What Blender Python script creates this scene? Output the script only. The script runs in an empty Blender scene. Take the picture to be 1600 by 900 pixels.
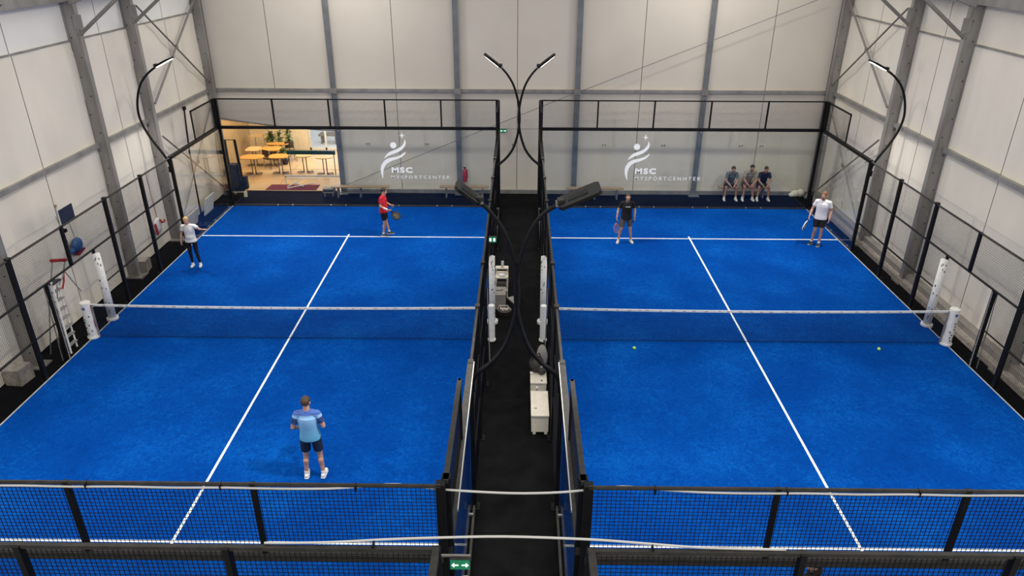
import bpy, bmesh, math, random
from mathutils import Vector, Matrix, Euler, noise
random.seed(7)
R = math.radians
scene = bpy.context.scene
col = scene.collection

# ---------------------------------------------------------------- camera, world, exposure
CAM = (0.033, -16.137, 9.315); PIT, YAW, ROL, FPX = 0.4526, -0.0107, 0.0027, 1136.97
Fv = Vector((math.sin(YAW)*math.cos(PIT), math.cos(YAW)*math.cos(PIT), -math.sin(PIT)))
Rv = Vector((math.cos(YAW), -math.sin(YAW), 0)); Uv = Rv.cross(Fv)
R2 = Rv*math.cos(ROL)+Uv*math.sin(ROL); U2 = Uv*math.cos(ROL)-Rv*math.sin(ROL)
cd = bpy.data.cameras.new('camera'); cam = bpy.data.objects.new('camera', cd); col.objects.link(cam)
cd.sensor_width = 36; cd.lens = FPX/1600*36; cd.clip_end = 200; cd.clip_start = .05
cam.matrix_world = Matrix(((R2.x, U2.x, -Fv.x, CAM[0]), (R2.y, U2.y, -Fv.y, CAM[1]), (R2.z, U2.z, -Fv.z, CAM[2]), (0, 0, 0, 1)))
scene.camera = cam
w = bpy.data.worlds.new('world'); scene.world = w; w.use_nodes = True
w.node_tree.nodes['Background'].inputs[0].default_value = (1.0, .985, .96, 1)
w.node_tree.nodes['Background'].inputs[1].default_value = .86
vs = scene.view_settings; vs.view_transform = 'Standard'; vs.look = 'None'; vs.gamma = 1; vs.use_curve_mapping = False
vs.exposure = 0.0
LAMP_W = 130

def area_light(loc, target, sx, sy, power, color, parent=None, spread=180):
    l = bpy.data.lights.new('rect_light', 'AREA'); l.shape = 'RECTANGLE'; l.size = sx; l.size_y = sy
    l.energy = power; l.color = color; l.spread = R(spread)
    o = bpy.data.objects.new('rect_light', l); col.objects.link(o); o.location = loc
    o.rotation_euler = (Vector(target)-Vector(loc)).to_track_quat('-Z', 'Y').to_euler()
    return o
# unseen overhead fill: rows of area lights added to brighten the hall
for lx in (-6.5, 6.5):
    for ly in (-7, 1, 9):
        area_light((lx, ly, 9.8), (lx, ly, 0), 1.6, .5, 170, (1, .97, .92))

# ---------------------------------------------------------------- materials
def mat(name, c, rough=.6, metal=0, noise_amt=0, nscale=8, c2=None, bump=0, bscale=60, spec=.5, detail=4, stretch=None):
    m = bpy.data.materials.new(name); m.use_nodes = True; nt = m.node_tree; b = nt.nodes['Principled BSDF']
    b.inputs['Base Color'].default_value = (*c, 1); b.inputs['Roughness'].default_value = rough
    b.inputs['Metallic'].default_value = metal; b.inputs['Specular IOR Level'].default_value = spec
    tc = nt.nodes.new('ShaderNodeTexCoord'); src = tc.outputs['Object']
    if stretch:
        mp = nt.nodes.new('ShaderNodeMapping'); mp.inputs['Scale'].default_value = stretch
        nt.links.new(src, mp.inputs['Vector']); src = mp.outputs['Vector']
    if noise_amt or c2:
        n = nt.nodes.new('ShaderNodeTexNoise'); n.inputs['Scale'].default_value = nscale; n.inputs['Detail'].default_value = detail
        nt.links.new(src, n.inputs['Vector'])
        r = nt.nodes.new('ShaderNodeValToRGB'); r.color_ramp.elements[0].position = .35; r.color_ramp.elements[1].position = .65
        k = noise_amt
        r.color_ramp.elements[0].color = (*[x*(1-k) for x in c], 1)
        r.color_ramp.elements[1].color = (*(c2 if c2 else [min(1, x*(1+k)) for x in c]), 1)
        nt.links.new(n.outputs['Fac'], r.inputs['Fac']); nt.links.new(r.outputs['Color'], b.inputs['Base Color'])
    if bump:
        n2 = nt.nodes.new('ShaderNodeTexNoise'); n2.inputs['Scale'].default_value = bscale; n2.inputs['Detail'].default_value = 3
        nt.links.new(src, n2.inputs['Vector'])
        bp = nt.nodes.new('ShaderNodeBump'); bp.inputs['Strength'].default_value = bump; bp.inputs['Distance'].default_value = .02
        nt.links.new(n2.outputs['Fac'], bp.inputs['Height']); nt.links.new(bp.outputs['Normal'], b.inputs['Normal'])
    return m

def turf_mat():
    m = bpy.data.materials.new('blue_turf'); m.use_nodes = True; nt = m.node_tree; b = nt.nodes['Principled BSDF']
    b.inputs['Roughness'].default_value = .95; b.inputs['Specular IOR Level'].default_value = .02
    tc = nt.nodes.new('ShaderNodeTexCoord')
    def nz(scale, det, dist=0, vec=None):
        n = nt.nodes.new('ShaderNodeTexNoise'); n.inputs['Scale'].default_value = scale; n.inputs['Detail'].default_value = det
        n.inputs['Distortion'].default_value = dist; nt.links.new(vec or tc.outputs['Object'], n.inputs['Vector']); return n
    n1 = nz(.55, 3); n2 = nz(9, 6, 1.6); n3 = nz(55, 2, 2.5)
    def mad(a, k, add=0.0):
        x = nt.nodes.new('ShaderNodeMath'); x.operation = 'MULTIPLY_ADD'; nt.links.new(a, x.inputs[0]); x.inputs[1].default_value = k
        if isinstance(add, float): x.inputs[2].default_value = add
        else: nt.links.new(add, x.inputs[2])
        return x.outputs[0]
    s = mad(n3.outputs['Fac'], .5, mad(n2.outputs['Fac'], .75, mad(n1.outputs['Fac'], .7, -.48)))
    r = nt.nodes.new('ShaderNodeValToRGB'); e = r.color_ramp.elements
    e[0].position = .15; e[0].color = (.0004, .030, .195, 1); e[1].position = .85; e[1].color = (.003, .100, .42, 1)
    x = e.new(.5); x.color = (.0008, .050, .272, 1)
    nt.links.new(s, r.inputs['Fac']); nt.links.new(r.outputs['Color'], b.inputs['Base Color'])
    bp = nt.nodes.new('ShaderNodeBump'); bp.inputs['Strength'].default_value = .5; bp.inputs['Distance'].default_value = .01
    nt.links.new(n3.outputs['Fac'], bp.inputs['Height']); nt.links.new(bp.outputs['Normal'], b.inputs['Normal'])
    return m

def glass_mat(name, tint, f=1.0):
    m = bpy.data.materials.new(name); m.use_nodes = True; nt = m.node_tree; nt.nodes.clear()
    out = nt.nodes.new('ShaderNodeOutputMaterial'); mix = nt.nodes.new('ShaderNodeMixShader')
    tr = nt.nodes.new('ShaderNodeBsdfTransparent'); gl = nt.nodes.new('ShaderNodeBsdfGlossy'); fr = nt.nodes.new('ShaderNodeFresnel')
    tr.inputs['Color'].default_value = (*tint, 1); gl.inputs['Roughness'].default_value = .01; fr.inputs['IOR'].default_value = 1.45
    ge = nt.nodes.new('ShaderNodeNewGeometry'); mr = nt.nodes.new('ShaderNodeMapRange'); mr.inputs['To Min'].default_value = 1.45; mr.inputs['To Max'].default_value = 1/1.45
    nt.links.new(ge.outputs['Backfacing'], mr.inputs[0]); nt.links.new(mr.outputs[0], fr.inputs['IOR'])
    nt.links.new(fr.outputs[0], mix.inputs[0]); nt.links.new(tr.outputs[0], mix.inputs[1]); nt.links.new(gl.outputs[0], mix.inputs[2])
    nt.links.new(mix.outputs[0], out.inputs[0]); return m

def emis(name, c, s):
    m = bpy.data.materials.new(name); m.use_nodes = True; b = m.node_tree.nodes['Principled BSDF']
    b.inputs['Base Color'].default_value = (*c, 1); b.inputs['Emission Color'].default_value = (*c, 1); b.inputs['Emission Strength'].default_value = s
    return m

M = dict(
 turf=turf_mat(), line=mat('line_white', (.80, .84, .86), .8, noise_amt=.05, nscale=30),
 rubber=mat('black_floor', (.0048, .0048, .0052), .85, noise_amt=.3, nscale=2.5, bump=.3, bscale=90, spec=.05),
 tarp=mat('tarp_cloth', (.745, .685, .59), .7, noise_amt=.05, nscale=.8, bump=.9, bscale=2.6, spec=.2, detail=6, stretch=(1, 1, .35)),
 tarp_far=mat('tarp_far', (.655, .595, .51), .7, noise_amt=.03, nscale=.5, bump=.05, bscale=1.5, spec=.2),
 tarp_top=mat('tarp_top', (.80, .775, .73), .7, noise_amt=.03, nscale=.8, bump=.1, bscale=2, spec=.2),
 seam=mat('seam_grey', (.26, .245, .22), .8),
 alu=mat('aluminium', (.285, .272, .255), .5, .35, noise_amt=.16, nscale=3, stretch=(1, 1, .3)),
 alud=mat('aluminium_dark', (.18, .19, .20), .5, .35, noise_amt=.12, nscale=3),
 hole=mat('dark_hole', (.03, .03, .03), .7), brace=mat('brace_steel', (.22, .205, .185), .5, .4, noise_amt=.1, nscale=5),
 black=mat('black_steel', (.006, .006, .0065), .5, .0, noise_amt=.2, nscale=12, spec=.18),
 blackg=mat('grey_black_cap', (.040, .037, .033), .6, .0, noise_amt=.2, nscale=10, spec=.2),
 wire=mat('black_wire', (.006, .006, .008), .6, spec=.1), netw=mat('net_cord', (.006, .012, .03), .9, spec=.1),
 bolt=mat('bolt_steel', (.55, .55, .53), .3, .7), glass=glass_mat('clear_glass', (.955, .975, .97)),
 glassb=glass_mat('side_glass', (.95, .965, .97)), decal=mat('white_decal', (.97, .97, .95), .6), decalg=mat('grey_decal', (.84, .84, .82), .6),
 pad=mat('white_pad', (.72, .71, .68), .55, noise_amt=.06, nscale=10), ink=mat('ink', (.06, .06, .07), .7),
 inkb=mat('blue_ink', (.08, .10, .35), .7), edge=mat('edge_trim', (.42, .42, .40), .5, noise_amt=.2, nscale=5),
 strip=mat('pale_edge', (.50, .49, .45), .5), cable=mat('white_cable', (.72, .70, .66), .5),
 led=emis('led_glow', (1, .98, .93), 6), wood=mat('bench_wood', (.34, .24, .14), .55, noise_amt=.25, nscale=6, stretch=(.3, 4, 4)),
 benchleg=mat('bench_leg', (.20, .20, .20), .5, .3), red=mat('red_paint', (.42, .02, .025), .4), redd=mat('dark_red', (.20, .015, .03), .6),
 cream=mat('cream_board', (.66, .60, .50), .6, noise_amt=.05, nscale=6), greyb=mat('grey_board', (.26, .24, .215), .7, noise_amt=.08),
 concrete=mat('concrete', (.34, .30, .26), .9, noise_amt=.2, nscale=9, bump=.4, bscale=30),
 navy=mat('navy_cloth', (.004, .010, .036), .8, noise_amt=.2), bluep=mat('blue_plastic', (.02, .09, .25), .5, noise_amt=.3, nscale=20),
 table=mat('table_top_warm_lit', (.60, .30, .075), .4, noise_amt=.12, nscale=5), tablep=mat('table_top_pale', (.66, .46, .24), .4, noise_amt=.08, nscale=5), chrome=mat('table_leg', (.16, .15, .14), .35, .7),  # orange top has the warm room light in its colour, pale top the daylight
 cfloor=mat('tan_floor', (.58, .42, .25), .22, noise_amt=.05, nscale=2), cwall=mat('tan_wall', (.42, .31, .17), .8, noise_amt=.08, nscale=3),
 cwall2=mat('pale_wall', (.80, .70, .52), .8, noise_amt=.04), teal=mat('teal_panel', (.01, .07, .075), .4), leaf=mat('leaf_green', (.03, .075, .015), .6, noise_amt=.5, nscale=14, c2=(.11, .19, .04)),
 pot=mat('pot_dark', (.03, .02, .018), .6), potw=mat('pot_white', (.6, .55, .45), .5), mat_red=mat('maroon_mat', (.12, .012, .028), .9, noise_amt=.15, nscale=20),
 green=mat('sign_green', (.01, .20, .09), .5), sign=emis('sign_glow', (.75, 1, .85), 1.1), signg=emis('sign_green_lit', (.01, .22, .10), .25),
 skin=mat('skin', (.50, .27, .185), .55, noise_amt=.06, nscale=20), skin2=mat('skin_tan', (.40, .20, .13), .55, noise_amt=.06, nscale=20), hair=mat('hair_brown', (.045, .022, .012), .7, noise_amt=.4, nscale=40),
 hairb=mat('hair_blond', (.50, .32, .14), .7, noise_amt=.3, nscale=40), hairr=mat('hair_ginger', (.16, .07, .03), .7, noise_amt=.3, nscale=40), hairk=mat('hair_black', (.015, .012, .011), .7, noise_amt=.3, nscale=40),
 eyew=mat('eye_white', (.7, .68, .65), .3), eyed=mat('eye_dark', (.02, .015, .01), .3), lip=mat('lips', (.33, .11, .09), .5),
 shoe_w=mat('shoe_white', (.74, .72, .68), .6), shoe_k=mat('shoe_black', (.02, .02, .022), .6), shoe_c=mat('shoe_cream', (.66, .60, .45), .6), sock=mat('sock_white', (.75, .75, .74), .9),
 ball=mat('ball_yellow', (.50, .85, .03), .8, bump=.3, bscale=200), outside=mat('outside_paving', (.85, .87, .92), .8),
)
def cloth(name, c, n=.12, s=9): return mat(name, c, .85, noise_amt=n, nscale=s, spec=.2, bump=.5, bscale=9)
def shirt_gradient():
    m = bpy.data.materials.new('blue_gradient_shirt'); m.use_nodes = True; nt = m.node_tree; b = nt.nodes['Principled BSDF']; b.inputs['Roughness'].default_value = .8
    tc = nt.nodes.new('ShaderNodeTexCoord'); sp = nt.nodes.new('ShaderNodeSeparateXYZ'); nt.links.new(tc.outputs['Object'], sp.inputs[0])
    mr = nt.nodes.new('ShaderNodeMapRange'); mr.inputs['From Min'].default_value = .85; mr.inputs['From Max'].default_value = 1.60; nt.links.new(sp.outputs['Z'], mr.inputs[0])
    r = nt.nodes.new('ShaderNodeValToRGB'); e = r.color_ramp.elements
    e[0].position = 0; e[0].color = (.09, .33, .52, 1); e[1].position = .86; e[1].color = (.055, .12, .40, 1)
    x = e.new(.35); x.color = (.15, .40, .62, 1); x = e.new(.72); x.color = (.27, .50, .78, 1); x = e.new(.76); x.color = (.27, .50, .78, 1); x = e.new(.79); x.color = (.055, .12, .40, 1)
    nt.links.new(mr.outputs[0], r.inputs[0]); nt.links.new(r.outputs[0], b.inputs['Base Color'])
    return m

# ---------------------------------------------------------------- mesh helpers
class MB:
    def __init__(s): s.v = []; s.f = []
    def box(s, x0, x1, y0, y1, z0, z1, rot=None, piv=None):
        n = len(s.v); vs_ = [(x, y, z) for z in (z0, z1) for x, y in ((x0, y0), (x1, y0), (x1, y1), (x0, y1))]
        if rot is not None:
            p = Vector(piv) if piv else Vector(((x0+x1)/2, (y0+y1)/2, (z0+z1)/2)); mt = Euler(rot).to_matrix()
            vs_ = [tuple(mt @ (Vector(q)-p)+p) for q in vs_]
        s.v += vs_
        s.f += [(n, n+3, n+2, n+1), (n+4, n+5, n+6, n+7)]+[(n+i, n+(i+1) % 4, n+4+(i+1) % 4, n+4+i) for i in range(4)]
        return s
    def cbox(s, c, d, rot=None): return s.box(c[0]-d[0]/2, c[0]+d[0]/2, c[1]-d[1]/2, c[1]+d[1]/2, c[2]-d[2]/2, c[2]+d[2]/2, rot)
    def tube(s, pts, r, seg=8, caps=True, sq=None, up=None):
        pts = [Vector(p) for p in pts]; rs = r if isinstance(r, (list, tuple)) else [r]*len(pts)
        n0 = len(s.v); prev = None
        for i, p in enumerate(pts):
            t = (pts[min(i+1, len(pts)-1)]-pts[max(i-1, 0)]).normalized()
            if prev is None:
                a = Vector(up) if up else (Vector((0, 0, 1)) if abs(t.z) < .9 else Vector((1, 0, 0)))
                u = t.cross(a).normalized()
            else: u = (prev - t*prev.dot(t)).normalized()
            prev = u; v = t.cross(u)
            for k in range(seg):
                an = 2*math.pi*(k+.5)/seg; cu, cv = math.cos(an), math.sin(an)
                if sq: cu *= sq[0]; cv *= sq[1]
                s.v.append(tuple(p+(u*cu+v*cv)*rs[i]))
        for i in range(len(pts)-1):
            for k in range(seg):
                a = n0+i*seg+k; b = n0+i*seg+(k+1) % seg
                s.f.append((a, b, b+seg, a+seg))
        if caps:
            s.f.append(tuple(n0+k for k in reversed(range(seg)))); e = n0+(len(pts)-1)*seg; s.f.append(tuple(e+k for k in range(seg)))
        return s
    def capsule(s, p0, p1, r0, r1, seg=12, flat=None, up=None, e0=1, e1=1):
        p0, p1 = Vector(p0), Vector(p1); t = (p1-p0).normalized(); pts = []; rs = []
        for a in (80, 55, 30): pts.append(p0-t*r0*math.sin(R(a))*e0); rs.append(r0*math.cos(R(a)))
        for k in range(5): pts.append(p0.lerp(p1, k/4)); rs.append(r0+(r1-r0)*k/4)
        for a in (30, 55, 80): pts.append(p1+t*r1*math.sin(R(a))*e1); rs.append(r1*math.cos(R(a)))
        return s.tube(pts, rs, seg, sq=flat, up=up)
    def ell(s, c, r, rot=None, seg=16, rings=10):
        n0 = len(s.v); mt = Euler(rot).to_matrix() if rot else Matrix.Identity(3); c = Vector(c)
        for i in range(rings+1):
            th = math.pi*i/rings
            for k in range(seg):
                ph = 2*math.pi*k/seg
                s.v.append(tuple(c+mt @ Vector((r[0]*math.sin(th)*math.cos(ph), r[1]*math.sin(th)*math.sin(ph), r[2]*math.cos(th)))))
        for i in range(rings):
            for k in range(seg):
                a = n0+i*seg+k; b = n0+i*seg+(k+1) % seg
                s.f.append((a, a+seg, b+seg, b))
        return s
    def prism(s, poly, z0, z1, plane='xy'):
        n = len(s.v); m = len(poly)
        for z in (z0, z1):
            for a, b in poly: s.v.append((a, b, z) if plane == 'xy' else ((a, z, b) if plane == 'xz' else (z, a, b)))
        s.f += [tuple(range(n, n+m)), tuple(range(n+2*m-1, n+m-1, -1))]+[(n+i, n+m+i, n+m+(i+1) % m, n+(i+1) % m) for i in range(m)]
        return s
    def mesh(s, name, m, smooth=False, off=(0, 0, 0)):
        me = bpy.data.meshes.new(name); me.from_pydata([(x-off[0], y-off[1], z-off[2]) for x, y, z in s.v], [], s.f)
        bm = bmesh.new(); bm.from_mesh(me); bmesh.ops.recalc_face_normals(bm, faces=bm.faces); bm.to_mesh(me); bm.free()
        if m: me.materials.append(m)
        if smooth: me.polygons.foreach_set('use_smooth', [True]*len(me.polygons))
        return me
    def build(s, name, m, parent=None, smooth=False):
        off = wloc(parent) if parent else Vector((0, 0, 0))
        o = bpy.data.objects.new(name, s.mesh(name, m, smooth, off)); col.objects.link(o)
        if parent: o.parent = parent
        return o
def wloc(o):
    p = Vector(o.location)
    while o.parent: o = o.parent; p = p+Vector(o.location)
    return p
def put(me, name, parent, loc, rz=0):
    o = bpy.data.objects.new(name, me); col.objects.link(o); o.location = Vector(loc)-(wloc(parent) if parent else Vector((0, 0, 0))); o.rotation_euler = (0, 0, rz)
    if parent: o.parent = parent
    return o
def tag(o, label=None, cat=None, group=None, kind=None):
    if label: o['label'] = label
    if cat: o['category'] = cat
    if group: o['group'] = group
    if kind: o['kind'] = kind
    return o
def empty(name, loc, label, cat, group=None, rz=0):
    o = bpy.data.objects.new(name, None); col.objects.link(o); o.empty_display_size = .1; o.location = loc; o.rotation_euler = (0, 0, rz)
    return tag(o, label, cat, group)
def kids(o): return [c for c in bpy.data.objects if c.parent == o]
def copy_tree(o, parent=None):
    c = o.copy(); col.objects.link(c); c.parent = parent
    for ch in kids(o): copy_tree(ch, c)
    return c
def one(mb, name, m, label, cat, group=None, smooth=False):
    return tag(mb.build(name, m, None, smooth), label, cat, group)

G = .795; XO = G+10.08        # inner and outer fence planes of each court
# ---------------------------------------------------------------- setting: floor, walls
fl = MB().box(-12.1, 12.1, -15, 11.95, -.12, -.03).build('floor', M['rubber']); tag(fl, 'matt black hall floor around the blue courts', kind='structure')
WX, WY = 11.82, 11.82
def tarp(name, axis, pos, a0, a1, z0, z1, parent, m, amp, seed):
    """wrinkled cloth panel; axis 'x' = plane x=pos spanning y"""
    na = max(4, int((a1-a0)/.16)); nz = max(4, int((z1-z0)/.2)); mb = MB(); g = .011
    rnd = random.Random(seed); ph = [rnd.uniform(0, 6) for _ in range(6)]; sl = rnd.uniform(-.5, .5)
    for j in range(nz+1):
        z = z0+g+(z1-z0-2*g)*j/nz
        for i in range(na+1):
            a = a0+g+(a1-a0-2*g)*i/na; u = (a-a0); vv = (z-z0)
            e = min(1, 4*min(i/na, 1-i/na))*min(1, 3*min(j/nz, 1-j/nz)+.25)
            d = amp*e*(math.sin(u*3.1+vv*sl+ph[0])+.6*math.sin(u*7.3+ph[1]+.6*math.sin(vv*1.3+ph[2]))+.7*math.sin((u*.9+vv)*2.2+ph[3])+2.2*noise.noise(Vector((u*1.1+seed, vv*.45, seed*1.7))))
            s = -1 if pos > 0 else 1
            q_ = d*.8+1.5*abs(amp); q_ = max(q_, .25*q_, -.006) if q_ > 0 else .006*math.tanh(q_*20); q_ = min(q_, .13)+.018
            mb.v.append((pos+s*q_, a, z) if axis == 'x' else (a, pos-q_, z))
    for j in range(nz):
        for i in range(na):
            q = j*(na+1)+i; mb.f.append((q, q+1, q+na+2, q+na+1))
    return mb.build('tarp_panel', m, parent, True)
HT = 7.75
ysL = [-13, -9, -6.42, -3.9, -1.37, 1.2, 3.72, 5.2, 6.75, 9.2, 11.8]
for side, s in (('left', -1), ('right', 1)):
    wl = MB().box(s*WX, s*(WX+.12), -13, 11.95, -.03, HT+.1).build('wall_'+side, M['seam'])
    tag(wl, 'pale cloth side wall of the tent hall on the %s' % side, kind='structure')
    for i in range(len(ysL)-1):
        sd = i+s*20
        tarp('t', 'x', s*WX, ysL[i], ysL[i+1], .0, 4.0, wl, M['tarp'], .034 if s < 0 else .016, sd)
        tarp('t', 'x', s*WX, ysL[i], ysL[i+1], 4.0, 6.78, wl, M['tarp'], .034 if s < 0 else .016, sd+50)
        tarp('t', 'x', s*WX, ysL[i], ysL[i+1], 6.78, HT, wl, M['tarp_top'] if s < 0 else M['tarp'], .008, sd+90)
    # purlins
    mb = MB().box(s*(WX-.17), s*(WX-.05), -13, 11.6, 3.95, 4.07); mb.build('purlin', M['alu'], wl)
    MB().box(s*(WX-.09), s*(WX-.04), -13, 11.6, 6.76, 6.80).build('purlin', M['alu'], wl)
    MB().box(s*(WX-.30), s*(WX-.0), -13, 11.8, 7.75, 8.0).build('eave_beam', M['alu'], wl)
    # columns
    for cy in (11.55, 6.68, 3.72, -1.37, -6.42):
        d = .36; wd = .16
        cx0 = WX-.02; c = MB().box(s*(cx0-d), s*(cx0-d+.03), cy-wd/2, cy+wd/2, -.03, 7.9).box(s*(cx0-d+.03), s*cx0, cy-.05, cy+.05, -.03, 7.9).box(s*(cx0-.05), s*cx0, cy-wd/2, cy+wd/2, -.03, 7.9)
        co = c.build('column', M['alu'], wl)
        h = MB()
        for k in range(15):
            h.cbox((s*(cx0-(.10 if k % 2 else .24)), cy-.053, .35+k*.5), (.03, .012, .03))
        hb = h.build('bolt', M['hole'], co); hb['kind'] = 'stuff'
        MB().box(s*(cx0-.52), s*cx0, cy-.22, cy+.22, -.03, .0).build('base_plate', M['alu'], co)
        # knee brace and rafter
        if cy < 10:
            MB().tube([(s*11.5, cy-.03, 6.9), (s*9.9, cy-.03, 8.12)], .055, 4).build('knee_brace', M['brace'], wl)
            MB().tube([(s*11.55, cy, 7.75), (s*6, cy, 9.85), (0, cy, 12)], .13, 4).build('rafter', M['alu'], wl)
            MB().cbox((s*11.42, cy-.07, 7.25), (.22, .03, .35)).build('bracket', M['alu'], co)
    # cross bracing in the far bay
    xb = s*(WX-.26)
    for p0, p1, r in (((xb, 7.05, 4.45), (xb, 11.5, 7.3), .035), ((xb, 7.15, 7.35), (xb, 11.5, 4.3), .03), ((xb, 7.1, 3.4), (xb, 11.45, .12), .03), ((xb, 7.3, .45), (xb, 11.5, 3.75), .025)):
        MB().tube([p0, p1], r, 6).build('brace', M['brace'], wl)
    for yy, zz in ((9.32, 5.88), (9.3, 1.92)): MB().cbox((xb, yy, zz), (.05, .14, .14)).build('brace_plate', M['brace'], wl)
    if s > 0:
        b = MB().box(11.35, 11.55, -13, 11.5, -.03, .1).build('baseboard_right', M['concrete']); tag(b, 'grey ground beam along the foot of the right wall', kind='structure')
        MB().box(11.55, 11.8, -13, 11.5, -.03, .26).build('cover_board', M['greyb'], b)

# far wall with the cafeteria opening (x -11.5 .. -7.1)
wb = MB().box(-7.0, 12, WY, WY+.12, -.03, 9).box(-12, -7.0, WY, WY+.12, 2.95, 9).build('wall_back', M['seam'])
tag(wb, 'pale cloth end wall with grey posts behind the two courts', kind='structure')
cxs = [-11.5, -7.0, -2.34, 2.17, 6.93, 11.5]
for k, (a0, a1) in enumerate(zip(cxs[:-1], cxs[1:])):
    m_ = (a0+a1)/2
    for j, (b0, b1) in enumerate(((a0, m_), (m_, a1))):
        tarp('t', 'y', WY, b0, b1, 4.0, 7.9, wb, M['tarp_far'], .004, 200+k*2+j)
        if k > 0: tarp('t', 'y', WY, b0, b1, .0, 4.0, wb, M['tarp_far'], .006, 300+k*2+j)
# sloping lower hem of the raised cloth above the opening
hem = MB(); hem.prism([(-11.6, 2.93), (-9.2, 2.62), (-7.0, 2.46), (-7.0, 4.0), (-11.6, 4.0)], WY-.06, WY-.02, 'xz'); hem.build('raised_cloth', M['tarp_far'], wb)
MB().tube([(-11.6, WY-.06, 2.92), (-9.2, WY-.06, 2.61), (-7.0, WY-.06, 2.45)], .035, 8).build('hem_roll', M['alu'], wb)
for cx in cxs[1:-1]:
    co = MB().box(cx-.1, cx+.1, WY-.2, WY-.16, -.03, 9).box(cx-.04, cx+.04, WY-.17, WY, -.03, 9).build('column', M['alud'], wb)
    MB().cbox((cx, WY-.21, 4.0), (.26, .03, .2)).build('bracket', M['alu'], co)
    MB().box(cx-.2, cx+.2, WY-.4, WY, -.03, .0).build('base_plate', M['alud'], co)
MB().box(-11.5, 11.5, WY-.14, WY-.03, 3.95, 4.06).build('purlin', M['alu'], wb)
MB().box(-6.9, 11.5, WY-.10, WY-.02, -.03, .12).build('ground_rail', M['alu'], wb)
for cx in (-5.9, -3.6, -.2, 3.3, 5.6, 8.6, 9.4):     # small paired eyelets in the cloth
    e = MB()
    for dx in (-.05, .05): e.cbox((cx+dx, WY-.05, 1.95), (.03, .02, .05))
    e.build('eyelet', M['hole'], wb)
guy = one(MB().tube([(-6.8, 11.5, .38), (1.5, 11.5, 3.75), (10.6, 11.5, 7.3)], .011, 6), 'guy_wire', M['alud'], 'thin dark wire running diagonally up across the end wall', 'wire')
w2 = one(MB().tube([(-.80, 11.55, 2.62), (.8, 11.55, 2.62)], .008, 6), 'cable', M['alud'], 'thin level wire on end wall above the aisle', 'cable')

# ---------------------------------------------------------------- cafeteria behind the opening
cf = MB().box(-13.4, -6.95, 11.9, 18.1, -.12, -.012).build('floor', M['cfloor']); tag(cf, 'glossy tan floor of the cafeteria', kind='structure')
for k, (x0, y0, x1, y1) in enumerate(((-9.9, 11.95, -9.9, 18), (-12.9, 14.8, -7, 14.8), (-11.0, 11.95, -11.5, 14.8))):
    MB().tube([(x0, y0, -.012), (x1, y1, -.012)], .012, 4).build('floor_joint', M['seam'], cf)
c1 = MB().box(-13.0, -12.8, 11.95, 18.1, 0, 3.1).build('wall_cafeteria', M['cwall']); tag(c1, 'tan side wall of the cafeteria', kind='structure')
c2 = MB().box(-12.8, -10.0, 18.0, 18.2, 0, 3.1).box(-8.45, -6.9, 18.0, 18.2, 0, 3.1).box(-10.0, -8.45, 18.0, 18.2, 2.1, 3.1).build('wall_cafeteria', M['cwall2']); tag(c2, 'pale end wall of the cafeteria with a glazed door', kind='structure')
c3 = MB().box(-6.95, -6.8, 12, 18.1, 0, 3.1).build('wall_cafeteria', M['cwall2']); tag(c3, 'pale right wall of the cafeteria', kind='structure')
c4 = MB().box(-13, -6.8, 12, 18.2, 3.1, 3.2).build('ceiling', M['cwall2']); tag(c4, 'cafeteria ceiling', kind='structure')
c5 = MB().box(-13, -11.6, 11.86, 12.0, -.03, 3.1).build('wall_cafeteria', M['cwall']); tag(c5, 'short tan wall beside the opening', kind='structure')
dr = MB().box(-10.0, -9.93, 17.98, 18.08, 0, 2.1).box(-8.52, -8.45, 17.98, 18.08, 0, 2.1).box(-10, -8.45, 17.98, 18.08, 0, .12).box(-10, -8.45, 17.98, 18.08, 2.02, 2.1).box(-9.26, -9.19, 17.98, 18.08, 0, 2.1).build('door_1', M['pad'])
tag(dr, 'white framed glazed door at the back of the cafeteria', kind='structure')
for x0, x1 in ((-9.93, -9.26), (-9.19, -8.52)): MB().box(x0, x1, 18.02, 18.03, .12, 2.02).build('pane', M['glassb'], dr)
og = MB().box(-14, -5, 18.2, 30, -.12, -.05).build('floor', M['outside']); tag(og, 'pale paving outside the cafeteria door', kind='structure')
one(MB().box(-9.9, -9.0, 19.2, 19.8, .35, .42).box(-9.8, -9.75, 19.25, 19.75, -.05, .35).box(-9.1, -9.05, 19.25, 19.75, -.05, .35), 'outdoor_bench', M['greyb'], 'grey bench standing outside the glazed cafeteria door', 'bench')
area_light((-10.6, 14.6, 3.05), (-10.6, 14.6, 0), 3.0, 2.5, 150, (1, .74, .42))
area_light((-8.2, 16.5, 3.0), (-8.4, 15.5, 0), 1.2, 1.6, 190, (.9, .95, 1))  # fill light added to stand in for daylight from the door

def cafe_table(x, y, sx, sy, m, label, shape=0):
    t = empty('cafe_table', (x, y, -.012), label, 'table', 'cafeteria tables')
    poly = []
    for k in range(28):
        a = 2*math.pi*k/28; p = .55 if shape == 0 else .35
        c_, s_ = math.cos(a), math.sin(a)
        poly.append((x+sx/2*math.copysign(abs(c_)**p, c_)*(1 if shape == 0 else 1), y+sy/2*math.copysign(abs(s_)**(p+.2), s_)))
    MB().prism(poly, .735, .765).build('tabletop', m, t)
    for dx in (-.07, .07): MB().tube([(x+dx, y, 0), (x+dx, y, .735)], .022, 8).build('column', M['chrome'], t)
    b = MB()
    for sgn in (-1, 1):
        b.tube([(x+sgn*.05, y, .03), (x+sgn*.22, y-.16, .03), (x+sgn*.34, y-.05, .03), (x+sgn*.3, y+.1, .03), (x+sgn*.05, y+.02, .03)], .022, 6)
    b.build('foot_ring', M['chrome'], t); return t
cafe_table(-11.38, 14.05, .98, .72, M['table'], 'warm-lit orange oval cafe table nearest the left wall')
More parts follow.
